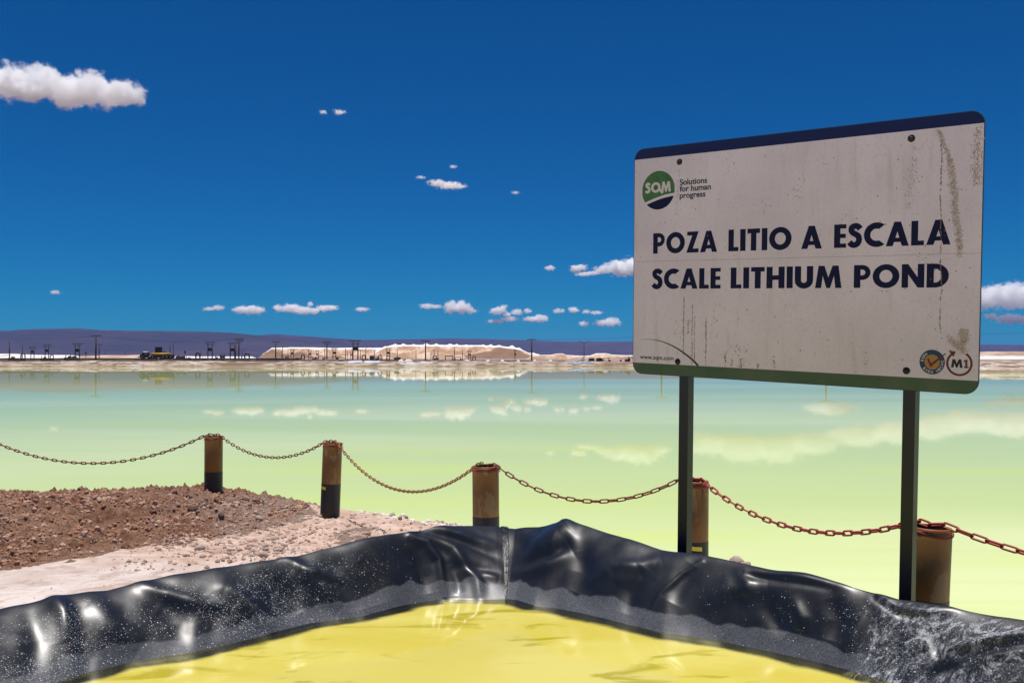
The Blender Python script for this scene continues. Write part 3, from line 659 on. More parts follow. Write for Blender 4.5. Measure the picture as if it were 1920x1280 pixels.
# loose brown earth mound
def mound_h(X, Y):
    crestY = np.interp(X, [-12, -4.94, -3.24, -1.9, 0], [9.0, 9.9, 10.9, 10.9, 10.6]); crestH = np.interp(X, [-12, -6.5, -4.94, -4.2, -3.24, -2.6, -2.0, -1.4], [.31, .31, .275, .245, .175, .09, .02, -.12])
    frontY = np.interp(X, [-12, -3.85, -3.4, -3.1, -2.8, -2.3, -1.6], [7.2, 7.55, 7.95, 8.4, 8.6, 9.0, 9.8]) + .22 * fbm(X * 1.2, 1.0, 5, 3)
    t = np.clip((Y - frontY) / (crestY - frontY), -0.3, 1); fr_ = np.where(t > 0, np.sin(np.clip(t, 0, 1) * np.pi / 2) ** .9, t)
    bk = np.clip(1 - (Y - crestY) / 2.4, -1, 1)
    h = crestH * np.where(Y < crestY, fr_, bk)
    dip = -.07 * np.exp(-((X + 3.65 - .25 * (Y - 9)) / .28) ** 2 - ((Y - 9.2) / .9) ** 2)
    env = sstep(-.03, .10, h)
    n1 = fbm(X * 2.2, Y * 2.2, 2.9, 3, .5); n2 = fbm(X * 9, Y * 9, 1.9, 3, .6); n3 = fbm(X * 19, Y * 19, 4.9, 3, .6); n4 = fbm(X * 48, Y * 48, 1.2, 2, .6)
    rich = np.interp(X, [-5, -2.9, -2.2], [1, .9, .35])
    cl = np.abs(n2)
    return h + dip + env * rich * (1 - .45 * np.exp(-((Y - crestY) / .35) ** 2)) * (.06 * n1 + .085 * (cl - .2) + .034 * (np.abs(n3) - .1) + .035 * n2 + .007 * n4) - .012
mx = np.arange(-6.2, -1.3, .0115); my = gcoords([(7.0, 11.2, 330), (11.2, 13.5, 60)])
X, Y = np.meshgrid(mx, my, indexing='ij'); Z = np.where(Y < 11.3, 0, 0) + mound_h(X, Y) + np.minimum(ground_z(X, Y), 0) * .8 - .01
m_mound, T, b = new_mat("loose_brown_earth")
p = T.pos(); n1 = T.noise(p, 1.6, 6, .6); n2 = T.noise(p, 30, 5, .65); lt = T.attr("pale")
c = T.mix(T.rng(n1, .36, .64), (.34, .165, .10), (.52, .30, .195))
c = T.mix(T.math('MULTIPLY', T.rng(n2, .52, .72), .6), c, (.66, .48, .37))
c = T.mix(T.math('MULTIPLY', T.rng(n2, .48, .32), .6), c, (.10, .048, .030))
c = T.mix(lt, c, T.mix(T.rng(n2, .4, .6), (.42, .28, .205), (.58, .43, .35)))
T.put(b.inputs['Base Color'], c); b.inputs['Roughness'].default_value = 1; b.inputs['Specular IOR Level'].default_value = .1
T.put(b.inputs['Normal'], T.bump(T.noise(p, 48, 7, .75), 1.0, .06))
pale = np.clip(sstep(-3.1, -2.4, X + .5 * fbm(X * 2, Y * 2, 8)) + .7 * np.exp(-((X + 3.0) / .5) ** 2 - ((Y - 10.4) / .5) ** 2), 0, 1)
mound = mesh_np("dirt_mound", np.stack([X + 4, Y - 9, Z], -1).reshape(-1, 3), grid_faces(len(mx), len(my)), m_mound, attrs={'pale': pale}, loc=(-4, 9, 0))
tag(mound, "long low mound of loose brown earth between the pale path and the lake", "dirt mound")
def surf_z(x, y):
    a = gz_at(x, y)
    if -6.2 < x < -1.3 and 7.0 < y < 13.5:
        m_ = float(mound_h(np.array([x * 1.0]), np.array([y * 1.0]))[0]) + min(a, 0) * .8 - .01; return max(a, m_)
    return a

# stones: unit lumps
def stone_mesh(seed, sub=2):
    import bmesh
    bm = bmesh.new(); bmesh.ops.create_icosphere(bm, subdivisions=sub, radius=1.0)
    V = np.array([v.co[:] for v in bm.verts]); nn = fbm(V[:, 0] * 1.1 + seed, V[:, 1] * 1.1, V[:, 2] * 1.1 + seed, 3, .5)
    cut = np.array([1 + .5 * nn]).T
    V = V * cut
    for k in range(5):
        a = np.random.RandomState(int(seed * 10) + k).normal(size=3); a /= np.linalg.norm(a); dd = V @ a; V = V - np.outer(np.maximum(dd - .72, 0), a)
    F = [[v.index for v in f.verts] for f in bm.faces]; bm.free(); return V, F
m_stone = mat("pale_stone", (.62, .50, .42), .95, noise=[(4.0, (.42, .30, .24), .45, .65)], bump=(9, .6, .05))
m_dstone = mat("brown_clod", (.22, .13, .095), 1.0, noise=[(4.0, (.36, .24, .18), .45, .65)], bump=(9, .8, .08))
def on_ground(x, y):
    """where the ray of pixel x,y meets the bank"""
    a = lens(x, y, 1.0) - Vector((0, 0, EYE)); lo = 3.0
    Yv = 3.5
    while Yv < 14:
        if EYE + a.z * Yv <= surf_z(a.x * Yv, Yv): break
        Yv += .02
    return Vector((a.x * Yv, Yv, surf_z(a.x * Yv, Yv)))
SM = [mesh_np("stone", *stone_mesh(s), m_stone) for s in (1.1, 2.7, 4.3)]
SMme = [o.data for o in SM]
for o in SM: bpy.data.objects.remove(o)
def stone(x, y, wpx, lab, dark=False, flat=.62, Y=None):
    P = on_ground(x, y) if Y is None else Vector((lens(x, y, Y).x, Y, gz_at(lens(x, y, Y).x, Y))); r_ = wpx / 2 * P.y / FPX
    me = SMme[(int(x) + int(y)) % 3]
    if dark: me = me.copy(); me.materials.clear(); me.materials.append(m_dstone)
    o = bpy.data.objects.new("stone", me); COL.objects.link(o)
    o.location = (P.x, P.y, P.z + r_ * flat * (.35 if y > 950 else -.1)); o.scale = (r_, r_ * .85, r_ * flat); o.rotation_euler = (random.uniform(-.3, .3), random.uniform(-.3, .3), random.uniform(0, 6))
    tag(o, lab, "stone", "stones lying on the near bank")
for q in [(486, 976, 20, "pale angular stone on the mound's right flank, under the second bollard"), (375, 1030, 24, "largest pale stone at the foot of the brown mound"), (377, 1044, 9, "small pale stone just below the largest one on the path"),
          (355, 1059, 8, "lone brown pebble lying on the pale path", True), (575, 948, 14, "dark clod on the skyline left of the second bollard", True), (493, 946, 12, "dark clod on the ridge between the first two bollards", True), (512, 1011, 24, "wide pale slab in the rubble above the liner", False, .4),
          (493, 1042, 22, "pale stone beside the black liner at the end of the path"), (480, 1036, 14, "pale stone touching the one beside the liner, upper left"), (497, 1026, 16, "pale stone above the one beside the liner"), (553, 1010, 14, "stone in the rubble below the second bollard"),
          (470, 1030, 12, "small stone at the left end of the rubble"), (518, 1034, 12, "small stone near the liner right of the rubble heap"), (530, 1022, 10, "little stone in the middle of the pale rubble"), (415, 968, 16, "brown clod in the hollow of the mound", True),
          (362, 958, 26, "big brown clod in the shaded hollow of the mound", True), (333, 942, 18, "brown clod near the crest left of the first bollard", True), (735, 968, 16, "white salt lump at the bank's edge right of the second bollard"), (750, 972, 12, "smaller white salt lump next to the bank's edge"),
          (762, 970, 10, "rightmost white salt lump on the bank's edge"), (1381, 1050, 32, "reddish stone peeping over the liner behind the sign", False, .8, 7.85), (1399, 1056, 24, "small reddish stone right of the other behind the liner", False, .62, 7.75)]:
    stone(*q)
# scattered crumbs: uncountable
def crumbs(name, m, n_, region, smin, smax, dens=None, seed=3):
    rs = np.random.RandomState(seed); V0, F0 = stone_mesh(3.3 + seed, 1); V0 = V0 * .8; F0 = np.array(F0)
    VV = []; FF = []; k = 0; tries = 0
    xs = rs.uniform(region[0], region[1], n_ * 3); ys = rs.uniform(region[2], region[3], n_ * 3)
    ok = dens(xs, ys, rs) if dens else np.ones(len(xs), bool); xs, ys = xs[ok][:n_], ys[ok][:n_]
    g = ground_z(xs, ys); inm = (xs > -6.2) & (xs < -1.3) & (ys > 7.0) & (ys < 13.5)
    mm = mound_h(xs, ys) + np.minimum(g, 0) * .8 - .01; z = np.where(inm, np.maximum(g, mm), g)
    sz = smin + (smax - smin) * rs.power(.45, len(xs)) ** 2 if False else smin * (smax / smin) ** (rs.uniform(size=len(xs)) ** 3.2)
    a = rs.uniform(0, 6.28, len(xs)); ca, sa = np.cos(a), np.sin(a); fl = rs.uniform(.5, 1, len(xs))
    P = V0[None] * sz[:, None, None]
    x2 = P[..., 0] * ca[:, None] - P[..., 1] * sa[:, None]; y2 = P[..., 0] * sa[:, None] * .8 + P[..., 1] * ca[:, None] * .8
    P = np.stack([x2 + xs[:, None], y2 + ys[:, None], P[..., 2] * fl[:, None] + z[:, None] + sz[:, None] * .12], -1)
    F = (F0[None] + (np.arange(len(xs)) * len(V0))[:, None, None]).reshape(-1, 3)
    o = mesh_np(name, P.reshape(-1, 3), F, m, smooth=False); o['kind'] = 'stuff'; return o
m_crumb = mat("earth_crumb", (.38, .195, .12), 1, noise=[(7, (.56, .39, .29), .5, .6), (3, (.13, .065, .042), .5, .65)])
m_grit = mat("pale_grit", (.48, .34, .26), 1, noise=[(6, (.66, .54, .45), .5, .65), (4, (.3, .2, .15), .5, .65)])
crumbs("earth_crumbs", m_crumb, 12000, (-6.2, -2.2, 7.3, 11.3), .008, .046, lambda x, y, rs: (mound_h(x, y) > .015) & (fbm(x * 2.5, y * 2.5, 6.6, 3) + rs.uniform(-.45, .35, size=len(x)) > -.12), 1)
crumbs("pale_rubble", m_grit, 4200, (-3.2, .3, 7.6, 10.9), .004, .036, lambda x, y, rs: (poly_dist(x, y, EDGE) > -.05) & (rs.uniform(size=len(x)) < np.clip(.25 + .9 * np.exp(-((x + 2.4) / .7) ** 2 - ((y - 8.9) / .7) ** 2), 0, 1)), 2)
crumbs("loose_rubble", m_grit, 260, (-2.75, -1.75, 7.9, 8.9), .012, .055, lambda x, y, rs: rs.uniform(size=len(x)) < np.exp(-((x + 2.15) / .3) ** 2 - ((y - 8.35) / .25) ** 2), 6)
crumbs("path_grit", m_crumb, 500, (-5.5, -1.5, 4.6, 8.2), .003, .010, None, 4)
crumbs("salt_grit", mat("salt_lump", (.85, .76, .68), 1), 420, (-1.6, -.2, 9.0, 10.6), .012, .05, lambda x, y, rs: np.abs(poly_dist(x, y, EDGE) - .05) < .16, 5)

# ================================================================== BOLLARDS AND CHAINS
m_amber, T, b = new_mat("weathered_amber_paint")
tc = T.new("ShaderNodeTexCoord").outputs['Object']; info = T.new("ShaderNodeObjectInfo").outputs['Random']
sep = T.new("ShaderNodeSeparateXYZ"); T.put(sep.inputs[0], tc)
off = T.new("ShaderNodeCombineXYZ"); T.put(off.inputs[0], T.math('MULTIPLY', info, 37.0)); q = T.vmath('ADD', tc, off.outputs[0])
n1 = T.noise(T.mapping(q, (5, 5, 2.2)), 1, 5, .6); n2 = T.noise(q, 22, 5, .65)
c = T.mix(T.rng(n1, .35, .65), (.25, .122, .016), (.19, .080, .012))
c = T.mix(T.math('MULTIPLY', T.rng(n1, .57, .60), .5), c, (.30, .235, .09))
c = T.mix(T.math('MULTIPLY', T.rng(n2, .60, .70), .55), c, (.16, .07, .03))
T.put(b.inputs['Base Color'], c); b.inputs['Roughness'].default_value = .5
T.put(b.inputs['Normal'], T.bump(n2, .3, .005))
m_bblack = mat("black_bollard_paint", (.014, .013, .014), .45, noise=[(8, (.035, .03, .028), .5, .7)], bump=(25, .2, .004))
m_inner = mat("rusty_pipe_inside", (.09, .035, .018), .9, noise=[(12, (.18, .07, .03), .45, .65)])
m_tape = mat("yellow_tape", (.80, .72, .05), .45)
m_redwire = mat("red_wire", (.36, .03, .025), .55)
POSTS = [(-6.4, 11.7, .105, .76, .36), (-3.29, 11.0, .098, .765, .375), (-1.86, 10.2, .098, .758, .343), (-.205, 7.96, .106, .757, .36), (1.265, 6.97, .100, .76, .345), (2.077, 5.06, .105, .76, .40), (3.45, 3.7, .105, .76, .37)]
LEAN = [(0, 0), (.0, 0), (-.035, .0), (0.008, 0), (-.01, 0), (-.05, .01), (0, 0)]
BL = ["bollard outside the frame beyond the left edge, amber over black", "bollard half sunk in the earth mound, leftmost in view, amber over black", "bollard with peeling pale paint and a short yellow strip, right of the mound", "bollard standing behind the corner of the liner, plain amber over black", "bollard mostly behind the sign's left pole, with a yellow strip", "thick bollard behind the sign's right pole, open at the top", "bollard outside the frame beyond the right edge, amber over black"]
def lathe(prof, n=32):
    V = []; F = []
    for i, (r_, z) in enumerate(prof):
        for k in range(n): a = 2 * math.pi * k / n; V.append((r_ * math.cos(a), r_ * math.sin(a), z))
    for i in range(len(prof) - 1):
        for k in range(n): F.append((i * n + k, i * n + (k + 1) % n, (i + 1) * n + (k + 1) % n, (i + 1) * n + k))
    return np.array(V), F
for i, (x, y, r_, zt, zb) in enumerate(POSTS):
    e = empty("bollard", (x, y, 0), (LEAN[i][1], -LEAN[i][0], 0))
    V, F = lathe([(r_ + .001, -.3), (r_ + .001, zb)]); mesh_np("black_band", V, F, m_bblack, e)
    V, F = lathe([(r_ - .004, zb - .1), (r_ - .001, zb - .002), (r_, zb + .0005), (r_, zt - .003), (r_ - .002, zt), (r_ - .012, zt), (r_ - .014, zt - .003)]); mesh_np("painted_pipe", V, F, m_amber, e)
    V, F = lathe([(r_ - .0142, zt - .003), (r_ - .0142, zt - .5), (.001, zt - .5)]); mesh_np("pipe_bore", V, F, m_inner, e)
    if i in (2, 4):
        a0 = -math.pi / 2 - (1.25 if i == 2 else .8); V = []
        for k in range(9):
            a = a0 + k * (.11 if i == 2 else .15)
            for z in (zb - .05 + k * -.001, zb - .022 + k * -.001): V.append(((r_ + .003) * math.cos(a), (r_ + .003) * math.sin(a), z))
        mesh_np("tape", V, [(2 * k, 2 * k + 2, 2 * k + 3, 2 * k + 1) for k in range(8)], m_tape, e)
    # wire tying the chain round the top
    if i in (1, 2, 3, 4, 5):
        mb = MB()
        for q_ in range(2):
            pts = [((r_ + .006 + .004 * math.sin(3 * a + q_)) * math.cos(a), (r_ + .006) * math.sin(a), zt - .018 - q_ * .012 + .014 * math.sin(a * 2 + q_ * 2 + i)) for a in np.linspace(0, 2 * math.pi, 28, endpoint=False)]
            mb.tube(pts, .0032, 6, closed=True)
        mb.build("tie_wire", m_redwire, e, True)
    tag(e, BL[i], "bollard", "amber and black bollards along the bank")
def link_mesh(L, W, r_):
    """oblong link along X, flat in XY"""
    pts = []; R_ = W / 2 - r_; s = L / 2 - W / 2
    for a in np.linspace(-math.pi / 2, math.pi / 2, 6): pts.append((s + R_ * math.cos(a), R_ * math.sin(a), 0))
    for a in np.linspace(math.pi / 2, 3 * math.pi / 2, 6): pts.append((-s + R_ * math.cos(a), R_ * math.sin(a), 0))
    mb = MB(); mb.tube(pts, r_, 6, closed=True); return mb
m_rust = mat("rusty_red_chain", (.27, .065, .035), .7, .2, noise=[(30, (.13, .035, .02), .45, .65)])
m_red = mat("red_painted_chain", (.40, .045, .03), .55, .1, noise=[(30, (.2, .04, .025), .5, .7)])
m_gold = mat("yellowed_rust_chain", (.42, .22, .09), .7, .3, noise=[(14, (.22, .08, .04), .45, .6)])
SPANS = [(0, 1, .34, .085, .034, .0062, m_rust, "rusty chain from the left edge to the first bollard, long links"), (1, 2, .20, .058, .034, .0050, m_rust, "fine rusty chain between the first and second bollards"),
         (2, 3, .345, .058, .034, .0050, m_gold, "fine yellowed chain between the second bollard and the liner corner bollard"), (3, 4, .215, .090, .036, .0056, m_rust, "dark red chain ending behind the sign's left pole"),
         (4, 5, .175, .092, .037, .0058, m_red, "red chain hanging between the two sign poles"), (5, 6, .12, .092, .037, .0060, m_red, "red chain running off at the right edge")]
for (i, j, sag, L, W, r_, m, lab) in SPANS:
    a = Vector((POSTS[i][0], POSTS[i][1], POSTS[i][3] + .006)); b_ = Vector((POSTS[j][0], POSTS[j][1], POSTS[j][3] + .006))
    a.x -= math.sin(LEAN[i][0]) * a.z; b_.x -= math.sin(LEAN[j][0]) * b_.z
    d = (b_ - a); d.z = 0; d.normalize(); ra, rb = POSTS[i][2] + .005, POSTS[j][2] + .005
    # across the two pipe tops, then sagging between
    path = []
    A1, B1 = a + d * ra, b_ - d * rb
    for t in np.linspace(0, 1, 9)[:-1]: path.append(a.lerp(A1, t) + Vector((0, 0, .012 * math.sin(math.pi * t))))
    for t in np.linspace(0, 1, 160): q_ = A1.lerp(B1, t); q_.z -= sag * (4 * t * (1 - t)) ** .96; path.append(q_)
    for t in np.linspace(0, 1, 9)[1:]: path.append(B1.lerp(b_, t) + Vector((0, 0, .010 * math.sin(math.pi * t))))
    cum = [0]
    for k in range(1, len(path)): cum.append(cum[-1] + (path[k] - path[k - 1]).length)
    pitch = L - 3.4 * r_; nL = max(4, int(round(cum[-1] / pitch))); pitch = cum[-1] / nL
    px_ = [p_.x for p_ in path]; py_ = [p_.y for p_ in path]; pz_ = [p_.z for p_ in path]
    def at(s_): return Vector((np.interp(s_, cum, px_), np.interp(s_, cum, py_), np.interp(s_, cum, pz_)))
    root = empty("chain", a); me = link_mesh(L, W, r_).build("link", m, None, True); lm = me.data; bpy.data.objects.remove(me)
    tw = 0.2
    for k in range(nL):
        s0, s1 = k * pitch, (k + 1) * pitch; P0, P1 = at(s0), at(s1); t = (P1 - P0).normalized(); c_ = (P0 + P1) / 2
        side = t.cross(Vector((0, 0, 1))).normalized(); upv = side.cross(t)
        tw += random.uniform(-.12, .12); ang_ = (math.pi / 2 if k % 2 else 0) + .35 + tw * .6
        yv = side * math.cos(ang_) + upv * math.sin(ang_); zv = t.cross(yv)
        M = Matrix((t, yv, zv)).transposed().to_4x4(); M.translation = c_ - a
        o = bpy.data.objects.new("link", lm); COL.objects.link(o); o.parent = root; o.matrix_local = M
    tag(root, lab, "chain", "chains hung between the bollards")

# ================================================================== POND: LINER AND BRINE
PW = 0.25
C0 = np.array([-.05, 6.3]); LE = np.array([-2.27, 4.42]); RE = np.array([2.08, 4.04])
dL = (LE - C0) / np.linalg.norm(LE - C0); dR = (RE - C0) / np.linalg.norm(RE - C0)
SIDE = 4.1
L2 = C0 + dL * SIDE; R2 = C0 + dR * SIDE; N2 = L2 + R2 - C0
ridge_px = [(-400, 1195), (0, 1139), (97, 1120), (200, 1105), (267, 1088), (400, 1063), (547, 1045), (600, 1030), (640, 1021), (733, 1000), (833, 985), (900, 983.5), (927, 985), (967, 991), (1010, 987), (1045, 980), (1054, 974), (1063, 973), (1083, 979), (1240, 1028), (1322, 1042), (1439, 1066), (1547, 1087), (1645, 1110), (1690, 1124), (1765, 1137), (1920, 1160), (2300, 1215)]
water_px = [(-300, 1400), (117, 1273), (233, 1240), (367, 1220), (500, 1187), (567, 1170), (600, 1163), (683, 1152), (767, 1130), (833, 1120), (900, 1121), (947, 1120), (967, 1123), (1000, 1133), (1043, 1138), (1100, 1150), (1200, 1173), (1240, 1184), (1352, 1199), (1454, 1220), (1540, 1239), (1615, 1259), (1645, 1266), (2200, 1420)]
rx_, ry_ = np.array(ridge_px).T
# waterline in plan
wpts = []
for x, y in water_px:
    Yd = FPX * (EYE - PW) / (y - YH)
    a_, z_ = lens_np(np.array([x * 1.0]), np.array([y * 1.0]), Yd); wpts.append((float(a_[0]), Yd))
wpts = np.array(wpts)
# distance along and across for each visible waterline point
def wall_coords(P, dirv, nrm): q = P - C0; return q @ dirv, q @ nrm
nL_ = np.array([-dL[1], dL[0]]); nL_ = nL_ if nL_[1] < 0 else -nL_
nR_ = np.array([dR[1], -dR[0]]); nR_ = nR_ if nR_[1] < 0 else -nR_
iw = int(np.argmin(np.abs(np.array(water_px)[:, 0] - 947)))
wl_s, wl_o = wall_coords(wpts[:iw + 1][::-1], dL, nL_); wr_s, wr_o = wall_coords(wpts[iw:], dR, nR_)
def corner_round(s): return s
us = []  # (param)
def side_params(n_vis, vis=3.25):
    a = np.linspace(0, 1, n_vis) ** 1.0 * vis; b_ = np.linspace(vis, SIDE, 14)[1:]; return np.concatenate([a, b_])
spL = side_params(430); spR = side_params(430)
ring_r = []; ring_w = []; ring_z = []; ring_n = []
def sm(v, lo, hi): return float(sstep(lo, hi, np.array(v)))
def add(R_, W_, z_, n_): ring_r.append(R_); ring_w.append(W_); ring_z.append(z_); ring_n.append(n_)
CW = wpts[iw]
def wall_point(s, side):
    dv, nv, ws, wo = (dL, nL_, wl_s, wl_o) if side < 0 else (dR, nR_, wr_s, wr_o)
    # ridge with a rounded corner
    rr = .22; cr = C0 + dv * s
    if s < rr * 2: k = 1 - s / (rr * 2); cr = cr + np.array([0, -.10]) * k * k
    s_w = ws[0] + max(0, s - .30 * (1 - math.exp(-s / .30))) * 1.0
    off = np.interp(s_w, ws, wo)
    wp = C0 + dv * s_w + nv * off
    x_, _ = to_px(cr[0], cr[1], .5); yy = np.interp(x_, rx_, ry_)
    _, z_ = lens_np(np.array([x_]), np.array([yy]), cr[1]); z_ = float(z_[0]); z_ = min(max(z_, .40), .66)
    f_ = sm(s, 3.2, SIDE); z_ = z_ * (1 - f_) + .52 * f_
    return cr, wp, z_
for s in spL[::-1]:
    a_, b2, z_ = wall_point(s, -1); add(a_, b2, z_, None)
for s in spR[1:]:
    a_, b2, z_ = wall_point(s, 1); add(a_, b2, z_, None)
nvis = len(ring_r)
# remaining two sides out of view
wL_end, wR_end = ring_w[0], ring_w[-1]
for t in np.linspace(0, 1, 40)[1:]:
    Rr = R2 + (N2 - R2) * t; add(Rr, wR_end + ((N2 + np.array([0, .55])) - wR_end) * t, .5, None)
for t in np.linspace(0, 1, 40)[1:-1]:
    Rr = N2 + (L2 - N2) * t; add(Rr, (N2 + np.array([0, .55])) + (wL_end - (N2 + np.array([0, .55]))) * t, .5, None)
RR = np.array(ring_r); WW = np.array(ring_w); ZZ = np.array(ring_z); nu = len(RR)
k_ = np.array([1, 4, 6, 4, 1]) / 16.
for _ in range(3):
    WW = sum(k_[q + 2] * np.roll(WW, q, 0) for q in (-2, -1, 0, 1, 2)); 
v_out = np.linspace(-1, 0, 18, endpoint=False); v_in = np.linspace(0, 1, 96, endpoint=False); v_sub = np.linspace(1, 2.6, 22)
vv = np.concatenate([v_out, v_in, v_sub]); nv = len(vv)
U, Vv = np.meshgrid(np.arange(nu), vv, indexing='ij')
inw = WW - RR; dist = np.linalg.norm(inw, axis=1, keepdims=True); inn = inw / dist
PX = np.zeros((nu, nv)); PY = np.zeros((nu, nv)); PZ = np.zeros((nu, nv))
for j, v in enumerate(vv):
    if v < 0:
        t = -v; hz_ = .42 * t; XY = RR - inn * hz_; z = ZZ * (1 - (t ** 1.7)) * 1.0 - .02 * t
    elif v <= 1:
        XY = RR + inw * v; g = .22 * v * v * (3 - 2 * v) + .78 * (v ** 1.35 * .9 + .1 * v); z = ZZ - (ZZ - PW) * g
    else:
        t = v - 1; XY = RR + inw * v; z = PW - .30 * (1 - np.exp(-t * dist[:, 0] * 2.0)); 
    PX[:, j] = XY[:, 0]; PY[:, j] = XY[:, 1]; PZ[:, j] = z
BX, BY = to_px(PX, np.maximum(PY, .3), PZ)
# normals
def normals(PX, PY, PZ):
    P = np.stack([PX, PY, PZ], -1); du = np.roll(P, -1, 0) - np.roll(P, 1, 0); dv = np.gradient(P, axis=1)
    n_ = np.cross(du, dv); n_ /= np.linalg.norm(n_, axis=-1, keepdims=True) + 1e-9
    return n_ * np.sign(n_[..., 2:3] + 1e-6)
NN = normals(PX, PY, PZ)
vis = (PY > 3.2)
# folds: (points in the picture, height in metres, half width in pixels)
disp = .026 * fbm(PX * 2.6, PY * 2.6, PZ * 2.0 + 2, 2, .4) + .0060 * fbm(PX * 6, PY * 6, PZ * 5, 2, .4)
def fold(pts, amp, wd, soft=2.0):
    global disp
    best = np.full(BX.shape, 1e9); tt = np.zeros(BX.shape); L_ = 0; n_ = len(pts) - 1
    for i, ((ax, ay), (bx, by)) in enumerate(zip(pts[:-1], pts[1:])):
        dx, dy = bx - ax, by - ay; t = np.clip(((BX - ax) * dx + (BY - ay) * dy) / (dx * dx + dy * dy), 0, 1)
        d = np.hypot(BX - ax - t * dx, BY - ay - t * dy); m_ = d < best; best = np.where(m_, d, best); tt = np.where(m_, (i + t) / n_, tt)
    fade = np.sin(np.pi * np.clip(tt * .9 + .08, 0, 1)) ** .6
    disp = disp + amp * fade * np.exp(-(best / wd) ** soft) * vis
FOLDS = [
 ([(100, 1125), (118, 1150), (130, 1205)], .022, 16), ([(170, 1130), (200, 1170), (262, 1215)], .030, 26), ([(60, 1130), (70, 1200), (60, 1270)], -.018, 26), ([(150, 1190), (165, 1230), (160, 1262)], -.014, 18),
 ([(256, 1092), (300, 1110), (370, 1130), (440, 1140)], .016, 12), ([(300, 1135), (340, 1160), (330, 1210)], -.022, 28), ([(420, 1105), (450, 1120), (490, 1160), (520, 1182)], .024, 16), ([(380, 1120), (400, 1160), (400, 1200)], -.014, 20),
 ([(533, 1047), (570, 1068), (620, 1082), (650, 1090)], .018, 10), ([(560, 1075), (585, 1085), (620, 1120), (640, 1140)], .026, 16), ([(500, 1090), (540, 1120), (560, 1150)], -.022, 20), ([(660, 1060), (690, 1100), (700, 1135)], -.020, 30),
 ([(770, 1002), (800, 1018), (822, 1050), (828, 1090), (835, 1125)], .026, 8), ([(800, 1003), (850, 1030), (872, 1062), (895, 1090), (900, 1122)], .022, 10), ([(780, 1040), (795, 1080), (800, 1112)], -.020, 13), ([(845, 1060), (858, 1090), (862, 1115)], -.014, 10),
 ([(800, 985), (870, 1003), (935, 1022)], .016, 8), ([(790, 992), (870, 1016), (938, 1045)], -.013, 8), ([(860, 1062), (900, 1066), (940, 1075)], -.012, 9), ([(905, 1075), (935, 1085)], .010, 8),
 ([(975, 1000), (1010, 1015), (1050, 1000)], .012, 14), ([(985, 1045), (1030, 1020), (1060, 985)], .030, 18), ([(975, 1075), (1030, 1058), (1075, 1035)], .022, 13), ([(990, 1062), (1030, 1042), (1062, 1022)], -.020, 10), ([(1063, 974), (1070, 1000), (1080, 1030)], .016, 14),
 ([(1085, 1030), (1095, 1070), (1080, 1110)], -.022, 20), ([(1110, 1090), (1150, 1065), (1205, 1062), (1240, 1048)], .018, 12), ([(1120, 1120), (1150, 1090), (1200, 1070)], .018, 18), ([(1215, 1070), (1185, 1110), (1175, 1150)], -.018, 14),
 ([(1317, 1053), (1280, 1075), (1240, 1112), (1200, 1172)], .009, 4), ([(1330, 1130), (1370, 1105), (1440, 1100)], .018, 20), ([(1390, 1075), (1405, 1095), (1400, 1120)], .014, 12), ([(1300, 1060), (1280, 1090), (1262, 1130)], -.014, 18),
 ([(1490, 1130), (1505, 1160), (1500, 1185)], .020, 14), ([(1440, 1130), (1455, 1160), (1470, 1190)], -.020, 18), ([(1395, 1078), (1470, 1090), (1560, 1102)], -.010, 8), ([(1400, 1070), (1480, 1080), (1590, 1100)], .010, 8), ([(1560, 1120), (1570, 1160), (1560, 1200)], -.018, 18),
 ([(1650, 1115), (1680, 1140), (1740, 1150), (1800, 1140)], .014, 9), ([(1640, 1120), (1690, 1152), (1760, 1160)], -.012, 8), ([(1720, 1190), (1708, 1225), (1700, 1275)], .022, 10), ([(1735, 1200), (1750, 1240), (1750, 1275)], .016, 10), ([(1690, 1200), (1680, 1240), (1665, 1262)], -.014, 10),
 ([(1740, 1262), (1780, 1215), (1850, 1198), (1960, 1180)], .018, 9), ([(1760, 1260), (1810, 1240), (1870, 1212), (1960, 1205)], -.012, 10), ([(1780, 1272), (1830, 1240), (1900, 1222), (1970, 1222)], .015, 9), ([(1620, 1150), (1600, 1190), (1580, 1225)], .012, 12)]
for f_ in FOLDS: fold(*f_)
disp = disp * sstep(-.25, .10, Vv) * (1 - .8 * sstep(1.0, 1.3, Vv))
disp = np.where(vis, disp, disp)
PX += NN[..., 0] * disp; PY += NN[..., 1] * disp; PZ += NN[..., 2] * disp
# salt attributes
film_edge = .83 + .08 * fbm(U / 26., .5, 1.0, 3, .5) - .16 * np.abs(fbm(U / 60., 3.5, 2.0, 2)) - .10 * np.exp(-((U - 330) / 40.) ** 2)
film = sstep(-.012, .012, Vv - film_edge) * (Vv < 1.0)
film = film * np.where(BX > 1640, .35, 1) * np.interp(BX, [0, 500, 560, 900], [.7, .8, 1, 1])
xs_k = [-300, 0, 150, 260, 330, 420, 520, 620, 700, 800, 1000, 1200, 1300, 1400, 1560, 1620, 2300]
ys_k = [1, 1, .9, .4, .45, .85, 1, .6, .12, .0, .0, .0, .02, .03, .08, .5, .6]
speck = np.interp(BX, xs_k, ys_k) * sstep(.06, .45, Vv + .10 * fbm(PX * 4, PY * 4, 2)) * (Vv < 1.0)
scale_r = sstep(-14, 26, (BX - 1618) + (BY - 1190) * .45 + 26 * fbm(PX * 5, PY * 5, 9, 4, .6)) * sstep(.02, .14, Vv)
bare = np.exp(-np.abs((BY - (1262 - (BX - 1740) * .36)) / 17.) ** 3) * (BX > 1735)
scale_r = scale_r * (1 - .9 * np.clip(bare, 0, 1))
m_liner, T, b = new_mat("black_pond_liner")
p = T.pos(); tA, tS, tF = T.attr("speck"), T.attr("scale"), T.attr("film")
